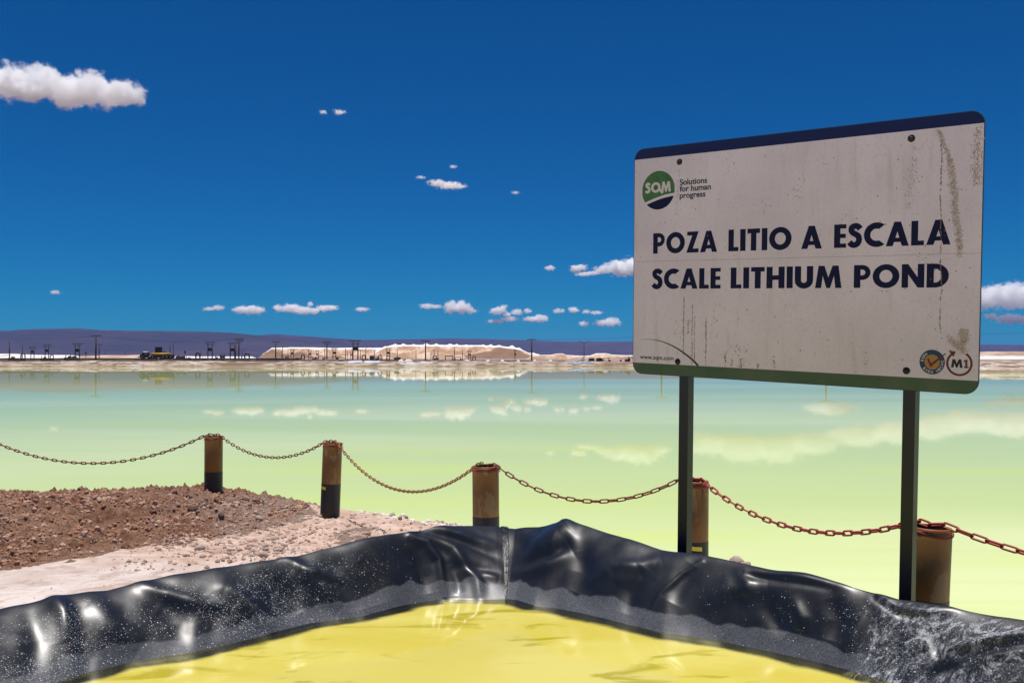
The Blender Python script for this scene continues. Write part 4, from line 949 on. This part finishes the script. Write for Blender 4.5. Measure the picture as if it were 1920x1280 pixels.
def specks(scale, rot, thr, stretch=(1, 1, 1)):
    vo = T.new("ShaderNodeTexVoronoi"); vo.inputs['Scale'].default_value = 1; vo.inputs['Randomness'].default_value = 1
    T.put(vo.inputs['Vector'], T.mapping(p, tuple(scale * q_ for q_ in stretch), rot=rot))
    rnd = T.new("ShaderNodeSeparateColor"); T.put(rnd.inputs[0], vo.outputs['Color'])
    size = T.math('MULTIPLY', rnd.outputs[0], thr)
    return T.math('LESS_THAN', vo.outputs['Distance'], size), rnd.outputs[1]
clump = T.noise(p, 5.5, 4, .6)
dsy = T.math('MULTIPLY', tA, T.rng(clump, .34, .62))
s1, r1 = specks(150, (.2, .3, .5), .40, (.7, 1.5, 1.2)); s1 = T.math('MULTIPLY', s1, T.math('LESS_THAN', r1, T.math('MULTIPLY', dsy, .62)))
s2, r2 = specks(75, (.1, .2, -.5), .26, (.6, 1.6, 1.2)); s2 = T.math('MULTIPLY', s2, T.math('LESS_THAN', r2, T.math('MULTIPLY', dsy, .42)))
s3, r3 = specks(300, (.4, .1, .2), .46, (.8, 1.3, 1.1)); s3 = T.math('MULTIPLY', s3, T.math('LESS_THAN', r3, T.math('MULTIPLY', dsy, .55)))
sp = T.math('MAXIMUM', s1, T.math('MAXIMUM', s2, T.math('MULTIPLY', s3, .7)))
dust = T.noise(p, 11, 7, .7); fine = T.noise(p, 120, 5, .7)
fil = T.math('MULTIPLY', tF, T.math('MULTIPLY_ADD', T.rng(fine, .32, .78), .13, .06))
veins = T.noise(T.mapping(p, (7, 16, 12), rot=(.1, .2, .6)), 1, 7, .72, 1.6)
vn = T.rng(veins, .47, .64)
sfl = T.math('MULTIPLY', tS, T.math('MULTIPLY_ADD', T.math('MULTIPLY', vn, T.rng(fine, .3, .62)), .62, T.math('MULTIPLY', T.rng(fine, .42, .66), .12)))
haz = T.math('MULTIPLY', T.rng(dust, .5, .75), T.math('MULTIPLY', tA, .05))
amt = T.math('MAXIMUM', T.math('MAXIMUM', T.math('MULTIPLY', sp, .85), fil), T.math('MAXIMUM', sfl, haz))
c = T.mix(amt, (.0085, .0095, .012), (.74, .76, .82))
T.put(b.inputs['Base Color'], c)
rgh = T.math('ADD', T.rng(dust, .3, .7, .38, .46), T.math('MULTIPLY', amt, .4)); T.put(b.inputs['Roughness'], rgh)
b.inputs['Specular IOR Level'].default_value = .5; b.inputs['Coat Weight'].default_value = .30; b.inputs['Coat Roughness'].default_value = .30
hb = T.math('ADD', T.math('MULTIPLY', T.noise(p, 11, 3, .45), .45), T.math('MULTIPLY', T.noise(p, 150, 4, .6), .04))
nb = T.bump(hb, .14, .02); nb = T.bump(amt, .3, .002, nb); T.put(b.inputs['Normal'], nb)
cen = np.array([0, 3.4, 0.])
liner = mesh_np("pond_liner", np.stack([PX, PY, PZ], -1).reshape(-1, 3) - cen, grid_faces(nu, nv, True), m_liner, attrs={'speck': speck, 'scale': scale_r, 'film': film}, loc=tuple(cen))
tag(liner, "wrinkled black plastic liner over the berm round the yellow brine, specked with salt", "pond liner")
# weld seam down the corner
iu = int(np.argmin(np.abs(BX[:nvis, nv // 2] - 950)))
m_seam = mat("welded_seam_plastic", (.012, .013, .016), .36, noise=[(20, (.02, .022, .028), .55, .8)], bump=(35, .4, .006))
P3 = np.stack([PX, PY, PZ], -1); NN2 = normals(PX, PY, PZ)
jj = [j for j in range(nv) if -.22 < vv[j] < 1.25]
prof = [(-.040, -.003), (-.036, .004), (-.030, .0055), (-.024, .003), (-.018, .0035), (-.012, .008), (-.006, .0035), (0, .0028), (.006, .0035), (.012, .009), (.018, .0035), (.026, .003), (.032, .0055), (.037, .004), (.041, -.003)]
Vs = []
for n_, j in enumerate(jj):
    c_ = P3[iu, j]; nn_ = NN2[iu, j]; tu = P3[iu + 4, j] - P3[iu - 4, j]; tu /= np.linalg.norm(tu)
    v_ = vv[j]; shift = -.030 + .05 * v_ + .006 * float(fbm(v_ * 4, 2, 1)); wf = .78 + .16 * float(fbm(v_ * 5, 1, 1)) + .22 * v_
    for q_, (o_, h_) in enumerate(prof):
        wob = .0035 * float(fbm(v_ * 18 + q_ // 3 * 7, q_ // 3, 3, 3)); hgt = h_ * (1 + .9 * float(fbm(v_ * 14, q_ * .4, 5, 3)))
        dd_ = (o_ * wf + shift + wob); iu2 = iu + dd_ / .0076
        i0 = int(math.floor(iu2)); f_ = iu2 - i0; base = P3[i0, j] * (1 - f_) + P3[i0 + 1, j] * f_
        Vs.append(base + nn_ * (hgt + .002))
seam = mesh_np("weld_seam", np.array(Vs) - cen, grid_faces(len(jj), len(prof)), m_seam, liner)
# brine
m_brine, T, b = new_mat("yellow_brine")
nt = m_brine.node_tree; p = T.pos(); dep = T.attr("shore")
q = T.mapping(p, (2.2, 5.2, 1), rot=(0, 0, -.12)); a1 = T.noise(q, 1, 4, .5, .7); a2 = T.noise(T.mapping(p, (.9, 1.8, 1)), 1, 3, .5, .8)
c = T.mix(T.rng(a2, .32, .68), (.65, .55, .085), (.71, .62, .14))
c = T.mix(T.math('MULTIPLY', T.rng(a1, .56, .68), .9), c, (.44, .37, .015))
T.put(b.inputs['Base Color'], c); b.inputs['Roughness'].default_value = .06; b.inputs['IOR'].default_value = 1.38
T.put(b.inputs['Normal'], T.bump(T.noise(T.mapping(p, (3, 8, 1)), 1, 3, .5, .6), .012, .03))
wob = T.noise(p, 4.5, 4, .55); dd = T.math('ADD', dep, T.math('MULTIPLY_ADD', wob, .10, -.05)); al = T.rng(dd, .07, .135)
clear = T.new("ShaderNodeBsdfTransparent"); clear.inputs[0].default_value = (.8, .78, .5, 1)
gl = T.new("ShaderNodeBsdfGlossy"); gl.inputs['Roughness'].default_value = .05
fr = T.new("ShaderNodeFresnel"); fr.inputs['IOR'].default_value = 1.38
m1 = T.new("ShaderNodeMixShader"); T.put(m1.inputs[0], fr.outputs[0]); nt.links.new(clear.outputs[0], m1.inputs[1]); nt.links.new(gl.outputs[0], m1.inputs[2])
m2 = T.new("ShaderNodeMixShader"); T.put(m2.inputs[0], al); nt.links.new(m1.outputs[0], m2.inputs[1]); nt.links.new(b.outputs[0], m2.inputs[2])
nt.links.new(m2.outputs[0], nt.nodes["Material Output"].inputs['Surface'])
bx = np.arange(-3.4, 3.2, .03); by = np.arange(.5, 6.1, .03); X, Y = np.meshgrid(bx, by, indexing='ij')
loopw = np.vstack([WW[::6], WW[:1]]); best = np.full(X.shape, 1e9); inside = np.zeros(X.shape, bool)
for (ax, ay), (bx2, by2) in zip(loopw[:-1], loopw[1:]):
    dx, dy = bx2 - ax, by2 - ay; t = np.clip(((X - ax) * dx + (Y - ay) * dy) / (dx * dx + dy * dy + 1e-12), 0, 1)
    best = np.minimum(best, np.hypot(X - ax - t * dx, Y - ay - t * dy))
    cr = ((ay > Y) != (by2 > Y)) & (X < (bx2 - ax) * (Y - ay) / (by2 - ay + 1e-12) + ax); inside ^= cr
sd_ = np.where(inside, best, -best)
F = grid_faces(len(bx), len(by)); keep = (sd_.reshape(-1)[F] > -.06).all(axis=1)
mesh_np("pond_brine", np.stack([X, Y, X * 0 + PW], -1).reshape(-1, 3), F[keep], m_brine, attrs={'shore': sd_})['kind'] = 'structure'

# ================================================================== SIGN
SC = Vector((1.39543893, 5.0508103, 2.11800212))
RM = Matrix.Rotation(-0.72181962, 3, 'Z') @ Matrix.Rotation(0.0440851, 3, 'X') @ Matrix.Rotation(0.04350251, 3, 'Y')
foot = SC + RM @ Vector((0, 0, -2.10))
sign = empty("sign", foot); sign.rotation_euler = RM.to_euler()
tag(sign, "dirty white information sign POZA LITIO A ESCALA on two dark posts behind the liner", "sign")
OZ = 2.10; SW, SH = 1.870, 1.270
m_panel, T, b = new_mat("sign_vinyl_white")
tc = T.new("ShaderNodeTexCoord").outputs['Object']; n1 = T.noise(tc, 1.6, 4, .6); n2 = T.noise(tc, 55, 5, .7); n3 = T.noise(T.mapping(tc, (16, 16, 2.2)), 1, 5, .6)
c = T.mix(T.rng(n1, .3, .7), (.80, .715, .745), (.68, .61, .635))
c = T.mix(T.math('MULTIPLY', T.rng(n3, .52, .75), .30), c, (.46, .37, .28))
c = T.mix(T.math('MULTIPLY', T.rng(n2, .50, .72), .35), c, (.44, .385, .385))
c = T.mix(T.math('MULTIPLY', T.rng(T.noise(tc, 140, 3, .6), .70, .76), .6), c, (.16, .11, .08))
T.put(b.inputs['Base Color'], c); b.inputs['Roughness'].default_value = .62
m_navy = mat("navy_print", (.007, .010, .046), .7, spec=.2, noise=[(30, (.016, .016, .04), .55, .8)])
m_sgreen = mat("green_print", (.050, .105, .042), .6, noise=[(5, (.10, .13, .075), .4, .7)])
m_lgreen = mat("logo_green_print", (.060, .18, .045), .6, noise=[(22, (.035, .12, .03), .4, .7)])
m_black = mat("black_print", (.008, .008, .01), .6)
m_cream = mat("white_print", (.66, .63, .58), .6)
m_orange = mat("orange_print", (.42, .20, .045), .6)
m_dblue = mat("blue_print", (.015, .045, .085), .6)
m_maroon = mat("maroon_print", (.14, .018, .012), .6)
m_post = mat("dark_green_steel", (.006, .009, .010), .45, noise=[(9, (.014, .017, .013), .5, .75)], bump=(40, .15, .003))
m_edge = mat("sign_edge", (.02, .04, .035), .5)
def rrect(w_, h_, r_, n_=10):
    pts = []
    for cx_, cz_, a0 in ((w_ / 2 - r_, h_ / 2 - r_, 0), (-w_ / 2 + r_, h_ / 2 - r_, 90), (-w_ / 2 + r_, -h_ / 2 + r_, 180), (w_ / 2 - r_, -h_ / 2 + r_, 270)):
        for k in range(n_ + 1): a = R(a0 + 90 * k / n_); pts.append((cx_ + r_ * math.cos(a), cz_ + r_ * math.sin(a)))
    return pts
outl = rrect(SW, SH, .062)
def clip_z(pts, lo, hi):
    """part of a closed outline with lo <= z <= hi"""
    def cut(P, f, zc):
        out_ = []
        for i in range(len(P)):
            a, b_ = P[i], P[(i + 1) % len(P)]; fa, fb = f(a[1]), f(b_[1])
            if fa: out_.append(a)
            if fa != fb: t = (zc - a[1]) / (b_[1] - a[1]); out_.append((a[0] + (b_[0] - a[0]) * t, zc))
        return out_
    return cut(cut(pts, lambda z: z >= lo, lo), lambda z: z <= hi, hi)
def plate(name, pts, y0, y1, m, parent=sign):
    """pts in sign plane (x, z from the centre); y0 front (towards the viewer), y1 back"""
    n_ = len(pts); V = [(x, y0, z + OZ) for x, z in pts] + [(x, y1, z + OZ) for x, z in pts]
    F = [tuple(range(n_ - 1, -1, -1)), tuple(range(n_, 2 * n_))] + [(i, (i + 1) % n_, n_ + (i + 1) % n_, n_ + i) for i in range(n_)]
    return mesh_np(name, V, F, m, parent, False)
plate("board", outl, 0.0, .004, m_edge)
inner = rrect(SW - .008, SH - .008, .058)
plate("panel_face", clip_z(inner, -.572, .576), -.0012, -.0002, m_panel)
plate("blue_band", clip_z(inner, .5765, 1), -.0012, -.0002, mat('blue_band_print', (.012, .022, .095), .65, spec=.2, noise=[(14, (.02, .03, .08), .5, .8)]))
plate("green_band", clip_z(inner, -1, -.5725), -.0012, -.0002, m_sgreen)
# panel joint
plate("panel_joint", [(-.93, -.0006 + .0015), (.93, -.0006 - .0005), (.93, .0006 - .0005), (-.93, .0006 + .0015)], -.0016, -.0013, mat("joint_shadow", (.22, .17, .14), .8))
for sx in (-.600, .625):
    mb = MB(); xx = sx + (.0 if sx < 0 else .0)
    mb.box((xx, .036, OZ / 2 - .15 + .28), (.058, .058, OZ + .86)); mb.build("post", m_post, sign)
for sx, sz in ((-.637, .540), (.614, .539), (-.635, -.555), (.613, -.542)):
    V, F = lathe([(.0, .0), (.017, .0), (.017, .002), (.011, .003), (.010, .007), (.001, .008)], 18)
    V = np.stack([V[:, 0] + sx, -.0012 - V[:, 2], V[:, 1] + sz + OZ], -1); mesh_np("bolt", V, [tuple(reversed(f)) for f in F], m_black, sign)
# --- lettering
def arc(cx_, cz_, r_, a0, a1, n_=14, ry=None):
    return [(cx_ + r_ * math.cos(R(a0 + (a1 - a0) * k / n_)), cz_ + (ry or r_) * math.sin(R(a0 + (a1 - a0) * k / n_))) for k in range(n_ + 1)]
def stroke(pts, w_):
    P = [Vector(q) for q in pts]; Lf, Rt = [], []
    for i, q in enumerate(P):
        t = (P[min(i + 1, len(P) - 1)] - P[max(i - 1, 0)]).normalized(); n_ = Vector((-t.y, t.x)) * w_ / 2; Lf.append(tuple(q + n_)); Rt.append(tuple(q - n_))
    return Lf + Rt[::-1]
def smooth_pts(pts, n_=5):
    P = [Vector(q) for q in pts]; out_ = []
    for i in range(len(P) - 1):
        p0, p1, p2, p3 = P[max(i - 1, 0)], P[i], P[i + 1], P[min(i + 2, len(P) - 1)]
        for k in range(n_):
            t = k / n_; out_.append(.5 * ((2 * p1) + (p2 - p0) * t + (2 * p0 - 5 * p1 + 4 * p2 - p3) * t * t + (3 * p1 - p0 - 3 * p2 + p3) * t ** 3))
    return [tuple(q) for q in out_ + [P[-1]]]
S_ = .262
GL = {
 'P': (.66, [[(0, 0), (S_, 0), (S_, .345)] + arc(.33, .6725, .3275, -90, 90) + [(0, 1)], [(S_, .55)] + arc(.33, .675, .125, -90, 90, 10) + [(S_, .80)]]),
 'O': (1.03, [arc(.515, .5, .515, 0, 350, 35), arc(.515, .5, .25, 0, 350, 35, ry=.27)]),
 'Z': (.66, [[(0, 0), (.66, 0), (.66, .19), (.35, .19), (.66, 1), (.04, 1), (.04, .81), (.31, .81)]]),
 'A': (.90, [[(0, 0), (.268, 0), (.325, .165), (.575, .165), (.632, 0), (.90, 0), (.58, 1), (.32, 1)], [(.375, .34), (.525, .34), (.45, .60)]]),
 'L': (.49, [[(0, 0), (.49, 0), (.49, .19), (S_, .19), (S_, 1), (0, 1)]]), 'I': (S_, [[(0, 0), (S_, 0), (S_, 1), (0, 1)]]),
 'T': (.60, [[(.17, 0), (.43, 0), (.43, .79), (.60, .79), (.60, 1), (0, 1), (0, .79), (.17, .79)]]),
 'E': (.51, [[(0, 0), (.51, 0), (.51, .18), (S_, .18), (S_, .415), (.49, .415), (.49, .595), (S_, .595), (S_, .82), (.51, .82), (.51, 1), (0, 1)]]),
 'S': (.56, [stroke(smooth_pts([(.49, .775), (.40, .875), (.29, .905), (.165, .86), (.125, .745), (.18, .63), (.30, .555), (.405, .475), (.445, .345), (.415, .2), (.30, .105), (.165, .115), (.045, .225)]), .245)]),
 'C': (.80, [arc(.515, .5, .515, 52, 308, 30) + arc(.515, .5, .255, 308 - 16, 52 + 16, 26)]),
 'H': (.78, [[(0, 0), (S_, 0), (S_, .39), (.518, .39), (.518, 0), (.78, 0), (.78, 1), (.518, 1), (.518, .61), (S_, .60), (S_, 1), (0, 1)]]),
 'U': (.76, [[(0, 1)] + arc(.38, .36, .38, 180, 360, 20) + [(.76, 1), (.498, 1)] + arc(.38, .36, .118, 360, 180, 14) + [(S_, 1)]]),
 'M': (1.06, [[(0, 0), (.245, 0), (.305, .55), (.455, 0), (.605, 0), (.755, .55), (.815, 0), (1.06, 0), (.93, 1), (.69, 1), (.53, .47), (.37, 1), (.13, 1)]]),
 'N': (.84, [[(0, 0), (.245, 0), (.245, .56), (.60, 0), (.84, 0), (.84, 1), (.595, 1), (.595, .44), (.24, 1), (0, 1)]]),
 'D': (.80, [[(0, 0)] + arc(.30, .5, .5, -90, 90, 22) + [(0, 1)], [(S_, .21)] + arc(.30, .5, .24, -90, 90, 16, ry=.29) + [(S_, .79)]]),
 'Q': (1.03, [arc(.515, .5, .515, 0, 350, 35), arc(.515, .5, .25, 0, 350, 35, ry=.27)]),
 '1': (.55, [[(.08, 0), (.55, 0), (.55, .17), (.43, .17), (.43, 1), (.25, 1), (.05, .88), (.05, .70), (.20, .75), (.20, .17), (.08, .17)]]),
}
def flat(name, loops, m, depth, parent=sign, y=-.0014):
    """closed outlines (holes allowed) as one thin printed piece on the sign face"""
    cu = bpy.data.curves.new(name, 'CURVE'); cu.dimensions = '2D'; cu.fill_mode = 'BOTH'; cu.extrude = depth / 2
    for lp in loops:
        sp_ = cu.splines.new('POLY'); sp_.points.add(len(lp) - 1); sp_.use_cyclic_u = True
        for i, (x, z) in enumerate(lp): sp_.points[i].co = (x, z, 0, 1)
    o = bpy.data.objects.new(name + "_outline", cu); COL.objects.link(o)
    me = bpy.data.meshes.new_from_object(o.evaluated_get(bpy.context.evaluated_depsgraph_get())); bpy.data.objects.remove(o); bpy.data.curves.remove(cu)
    n_ = len(me.vertices); co = np.zeros(n_ * 3); me.vertices.foreach_get("co", co); co = co.reshape(-1, 3)
    co = np.stack([co[:, 0], y - co[:, 2], co[:, 1] + OZ], -1); me.vertices.foreach_set("co", co.astype(np.float32).ravel()); me.update()
    me.materials.clear(); me.materials.append(m); ob = bpy.data.objects.new(name, me); COL.objects.link(ob); ob.parent = parent; return ob
def word(txt, x0, x1, z0, z1, gap=.085):
    h = z1 - z0; tot = sum(GL[c_][0] for c_ in txt) + gap * (len(txt) - 1)
    if len(txt) > 1:
        kx = (x1 - x0) / (tot * h); loops = []; x = x0
    else: kx = 1.0; loops = []; x = x0
    for c_ in txt:
        wd, lps = GL[c_]
        for lp in lps: loops.append([(x + px1 * h * kx, z0 + pz1 * h) for px1, pz1 in lp])
        x += (wd + gap) * h * kx
    return loops
def letters(txt, x0, x1, z0, z1, m, gap=.085, y=-.0014):
    """each printed letter a piece of its own"""
    tot = sum(GL[c_][0] for c_ in txt) + gap * (len(txt) - 1); h = z1 - z0; kx = (x1 - x0) / (tot * h); x = x0
    for c_ in txt:
        wd, lps = GL[c_]; flat("letter", [[(x + a * h * kx, z0 + b2 * h) for a, b2 in lp] for lp in lps], m, .0006, y=y); x += (wd + gap) * h * kx
for wd_ in (("POZA", -.803, -.398), ("LITIO", -.331, .026), ("A", .078, .187), ("ESCALA", .249, .799)): letters(*wd_, .043, .157, m_navy)
for wd_ in (("SCALE", -.807, -.375), ("LITHIUM", -.315, .291), ("POND", .352, .795)): letters(*wd_, -.153, -.043, m_navy)
def print_text(txt, x0, x1, z0, z1, m, bold=.02, y=-.0014, rot=0, parent=sign):
    """small printing with the built-in font, fitted to a box (z0 baseline, z1 capital height)"""
    cu = bpy.data.curves.new("printing", 'FONT'); cu.body = txt; cu.size = 1; cu.offset = bold * .8; cu.extrude = .002
    o = bpy.data.objects.new("printing_outline", cu); COL.objects.link(o)
    me = bpy.data.meshes.new_from_object(o.evaluated_get(bpy.context.evaluated_depsgraph_get())); bpy.data.objects.remove(o); bpy.data.curves.remove(cu)
    n_ = len(me.vertices); co = np.zeros(n_ * 3); me.vertices.foreach_get("co", co); co = co.reshape(-1, 3)
    sz = (z1 - z0) / .73; x = co[:, 0]; x = (x - x.min()) / (x.max() - x.min()); X_ = x0 + x * (x1 - x0); Z_ = co[:, 1] * sz; 
    if rot:
        cxm = (x0 + x1) / 2; zc = (z1 - z0) / 2; dx = X_ - cxm; dz = Z_ - zc
        X_ = cxm + dx * math.cos(rot) - dz * math.sin(rot); Z_ = zc + dx * math.sin(rot) + dz * math.cos(rot)
    co = np.stack([X_, y - co[:, 2] * .1, Z_ + z0 + OZ], -1); me.vertices.foreach_set("co", co.astype(np.float32).ravel()); me.update()
    me.materials.clear(); me.materials.append(m); ob = bpy.data.objects.new("printing", me); COL.objects.link(ob); ob.parent = parent; return ob
# logo: green disc cut by a white swoosh with a navy segment under it
lc, lz, lr = -.7725, .395, .107
def disc_cut(a, b_, keep_top):
    pts = []
    N_ = 72
    for k in range(N_): an = 2 * math.pi * k / N_; pts.append((lc + lr * math.cos(an), lz + lr * math.sin(an)))
    return pts
def swoosh(x, lift): t = (x - (lc - lr)) / (2 * lr); return lz - .078 + lift + .050 * math.sin(min(1, t * .92) * math.pi / 2) * 1.0
def seg_points(lift, upper):
    xs_ = np.linspace(lc - lr, lc + lr, 161); ok = []
    for x in xs_:
        hh_ = math.sqrt(max(lr * lr - (x - lc) ** 2, 0)); zt, zb = lz + hh_, lz - hh_; s_ = swoosh(x, lift)
        if upper:
            lo_ = max(zb, s_); 
            if zt - lo_ > 1e-5: ok.append((x, lo_, zt))
        else:
            hi_ = min(zt, s_)
            if hi_ - zb > 1e-5: ok.append((x, zb, hi_))
    return [(x, a) for x, a, b_ in ok] + [(x, b_) for x, a, b_ in ok[::-1]]
lgo = flat("logo_disc", [seg_points(.008, True)], m_lgreen, .0006)
flat("logo_segment", [seg_points(-.008, False)], m_navy, .0006)
letters("SQM", -.858, -.690, .383, .440, m_cream, .07, -.0020)
flat("letter_tail", [[(-.7695, .395), (-.758, .403), (-.737, .380), (-.749, .374)]], m_cream, .0003, y=-.0025)
print_text("Solutions", -.634, -.464, .414, .446, m_black, .03); print_text("for human", -.634, -.441, .378, .410, m_black, .03); print_text("progress", -.634, -.473, .342, .373, m_black, .03)
print_text("www.sqm.com", -.885, -.662, -.549, -.524, m_black, .02)
ar = smooth_pts([(-.875, -.440), (-.80, -.438), (-.72, -.452), (-.64, -.482), (-.56, -.528), (-.505, -.571)], 8)
n_ = len(ar); up_ = []; dn_ = []
for i, q_ in enumerate(ar):
    wd = .0006 + .006 * (i / n_) ** 1.2; up_.append((q_[0] + wd * .4, q_[1] + wd)); dn_.append((q_[0] - wd * .4, q_[1] - wd))
flat("arc_line", [up_ + dn_[::-1]], m_dblue, .0006)
# badge
bc = (.729, -.496); br = .057
flat("badge_ring", [arc(bc[0], bc[1], br, 0, 354, 59), arc(bc[0], bc[1], .0335, 0, 354, 59)], m_dblue, .0006)
flat("badge_center", [arc(bc[0], bc[1], .0325, 0, 354, 59)], m_orange, .0006)
flat("check_mark", [[(.706, -.482), (.714, -.479), (.724, -.502), (.788, -.452), (.790, -.456), (.722, -.520)]], m_maroon, .0004, y=-.0020)
def ring_text(txt, a0, a1, rad, h, bottom=True):
    for i, ch in enumerate(txt):
        if ch == ' ': continue
        a = R(a0 + (a1 - a0) * i / max(1, len(txt) - 1)); x = bc[0] + rad * math.cos(a); z = bc[1] + rad * math.sin(a)
        rot = a + math.pi / 2 if bottom else a - math.pi / 2
        wd = h * (.28 if ch == 'I' else .72); print_text(ch, x - wd / 2, x + wd / 2, z - h / 2, z + h / 2, m_cream, .01, -.0018, rot)
ring_text("BIEN HECHO", 222, 366, .0455, .013); ring_text("BIEN", 172, 128, .0455, .013, False)
# recycling arrow ring with M1
mc = (.849, -.497)
flat("arrow_ring", [arc(mc[0], mc[1], .0575, -305, 30 - 0 + 18, 60) + arc(mc[0], mc[1], .0475, 30 + 18, -305, 60)][:1], m_maroon, .0006) if False else flat("arrow_ring", [arc(mc[0], mc[1], .0575, 118, 418, 60) + arc(mc[0], mc[1], .0475, 418, 118, 60)], m_maroon, .0006)
flat("arrow_head", [[(.801, -.4405), (.833, -.4435), (.823, -.4685)]], m_maroon, .0004, y=-.0020)
flat("letter", [[(.813 + a * .0475, -.5165 + b_ * .038) for a, b_ in GL['M'][1][0]]], m_black, .0006)
flat("numeral", [[(.866 + a * .042, -.5165 + b_ * .038) for a, b_ in GL['1'][1][0]]], m_maroon, .0006)
# --- dirt: dried splashes and runs on the sign face
m_stain = mat("dried_mud", (.21, .13, .085), .95, noise=[(60, (.36, .29, .20), .45, .65)])
m_stain2 = mat("pale_brown_stain", (.50, .40, .33), .95, noise=[(40, (.34, .25, .19), .45, .65)])
def spots(name, items, m, y=-.00175):
    V = []; F = []
    for (x, z, r_, el) in items:
        n_ = random.choice((5, 6, 7)); a0 = random.uniform(0, 6); i0 = len(V)
        for k in range(n_): a = a0 + 2 * math.pi * k / n_; q_ = r_ * random.uniform(.6, 1.25); V.append((x + q_ * math.cos(a), y - random.uniform(0, .0001), z + q_ * el * math.sin(a) + OZ))
        F.append(tuple(range(i0 + n_ - 1, i0 - 1, -1)))
    o = mesh_np(name, V, F, m, sign, False); o['kind'] = 'stuff'
def run(x, z0, z1, w_, n_, wob=.004, drift=0):
    out_ = []
    for i in range(n_):
        t = random.random(); z = z0 + (z1 - z0) * t; xx = x + drift * t + wob * float(fbm(t * 5 + x * 40, 1, 2, 3)); out_.append((xx + random.gauss(0, w_), z, random.uniform(.0009, .0022), random.uniform(1, 3.2)))
    return out_
it = []
for (x, z0, z1, w_, n_) in [(-.60, -.20, -.52, .0014, 150), (-.545, -.24, -.57, .0014, 120), (-.53, -.30, -.56, .0012, 80), (-.57, -.32, -.40, .005, 34), (-.46, -.31, -.575, .0022, 130), (-.34, -.50, -.57, .003, 34), (-.25, -.52, -.57, .005, 44), (-.30, -.53, -.57, .004, 20), (-.15, -.54, -.57, .004, 18), (-.06, -.50, -.57, .004, 24)]: it += run(x, z0, z1, w_, n_)
it += run(.745, .56, -.36, .0014, 330, .012, .02) 
spots("dirt_runs", it, m_stain)
it = run(.735, .565, .42, .006, 260, .006, .055) + run(.79, .43, .02, .0085, 900, .01, .05) + run(.84, .04, -.02, .006, 60)
it += run(.63, .50, .20, .010, 80, .02, -.01) + run(-.637, .50, .25, .005, 60, .01, -.02)
for q_ in range(260): it.append((.905 + random.gauss(0, .012), random.uniform(.30, .56), random.uniform(.001, .003), 2))
for q_ in range(420):
    a, t = random.gauss(0, .012), random.random(); it.append((.865 + a, -.34 - .075 * t, random.uniform(.001, .0026), 1.3))
    it.append((.80 + .075 * t + a * .6, -.385 - .06 * t + random.gauss(0, .008), random.uniform(.001, .0028), 1.1))
spots("dirt_smears", it, m_stain2, -.0019)
it = []
for q_ in range(420):
    x = random.uniform(-.91, .91); z = random.uniform(-.56, .55); 
    it.append((x, z, random.choice((.0008, .001, .0013, .0013, .002, .0032)), random.uniform(.8, 1.8)))
for cx_, cz_, n_ in ((.05, .33, 24), (-.12, .28, 16), (.30, .18, 12), (-.28, -.46, 22), (-.21, -.50, 20), (.70, -.02, 14), (-.62, -.36, 22), (.62, .36, 22), (-.42, -.3, 8), (.2, -.42, 8)):
    for q_ in range(n_): it.append((cx_ + random.gauss(0, .025), cz_ + random.gauss(0, .03), random.uniform(.001, .003), random.uniform(.8, 2)))
spots("dirt_specks", it, m_stain, -.00165)
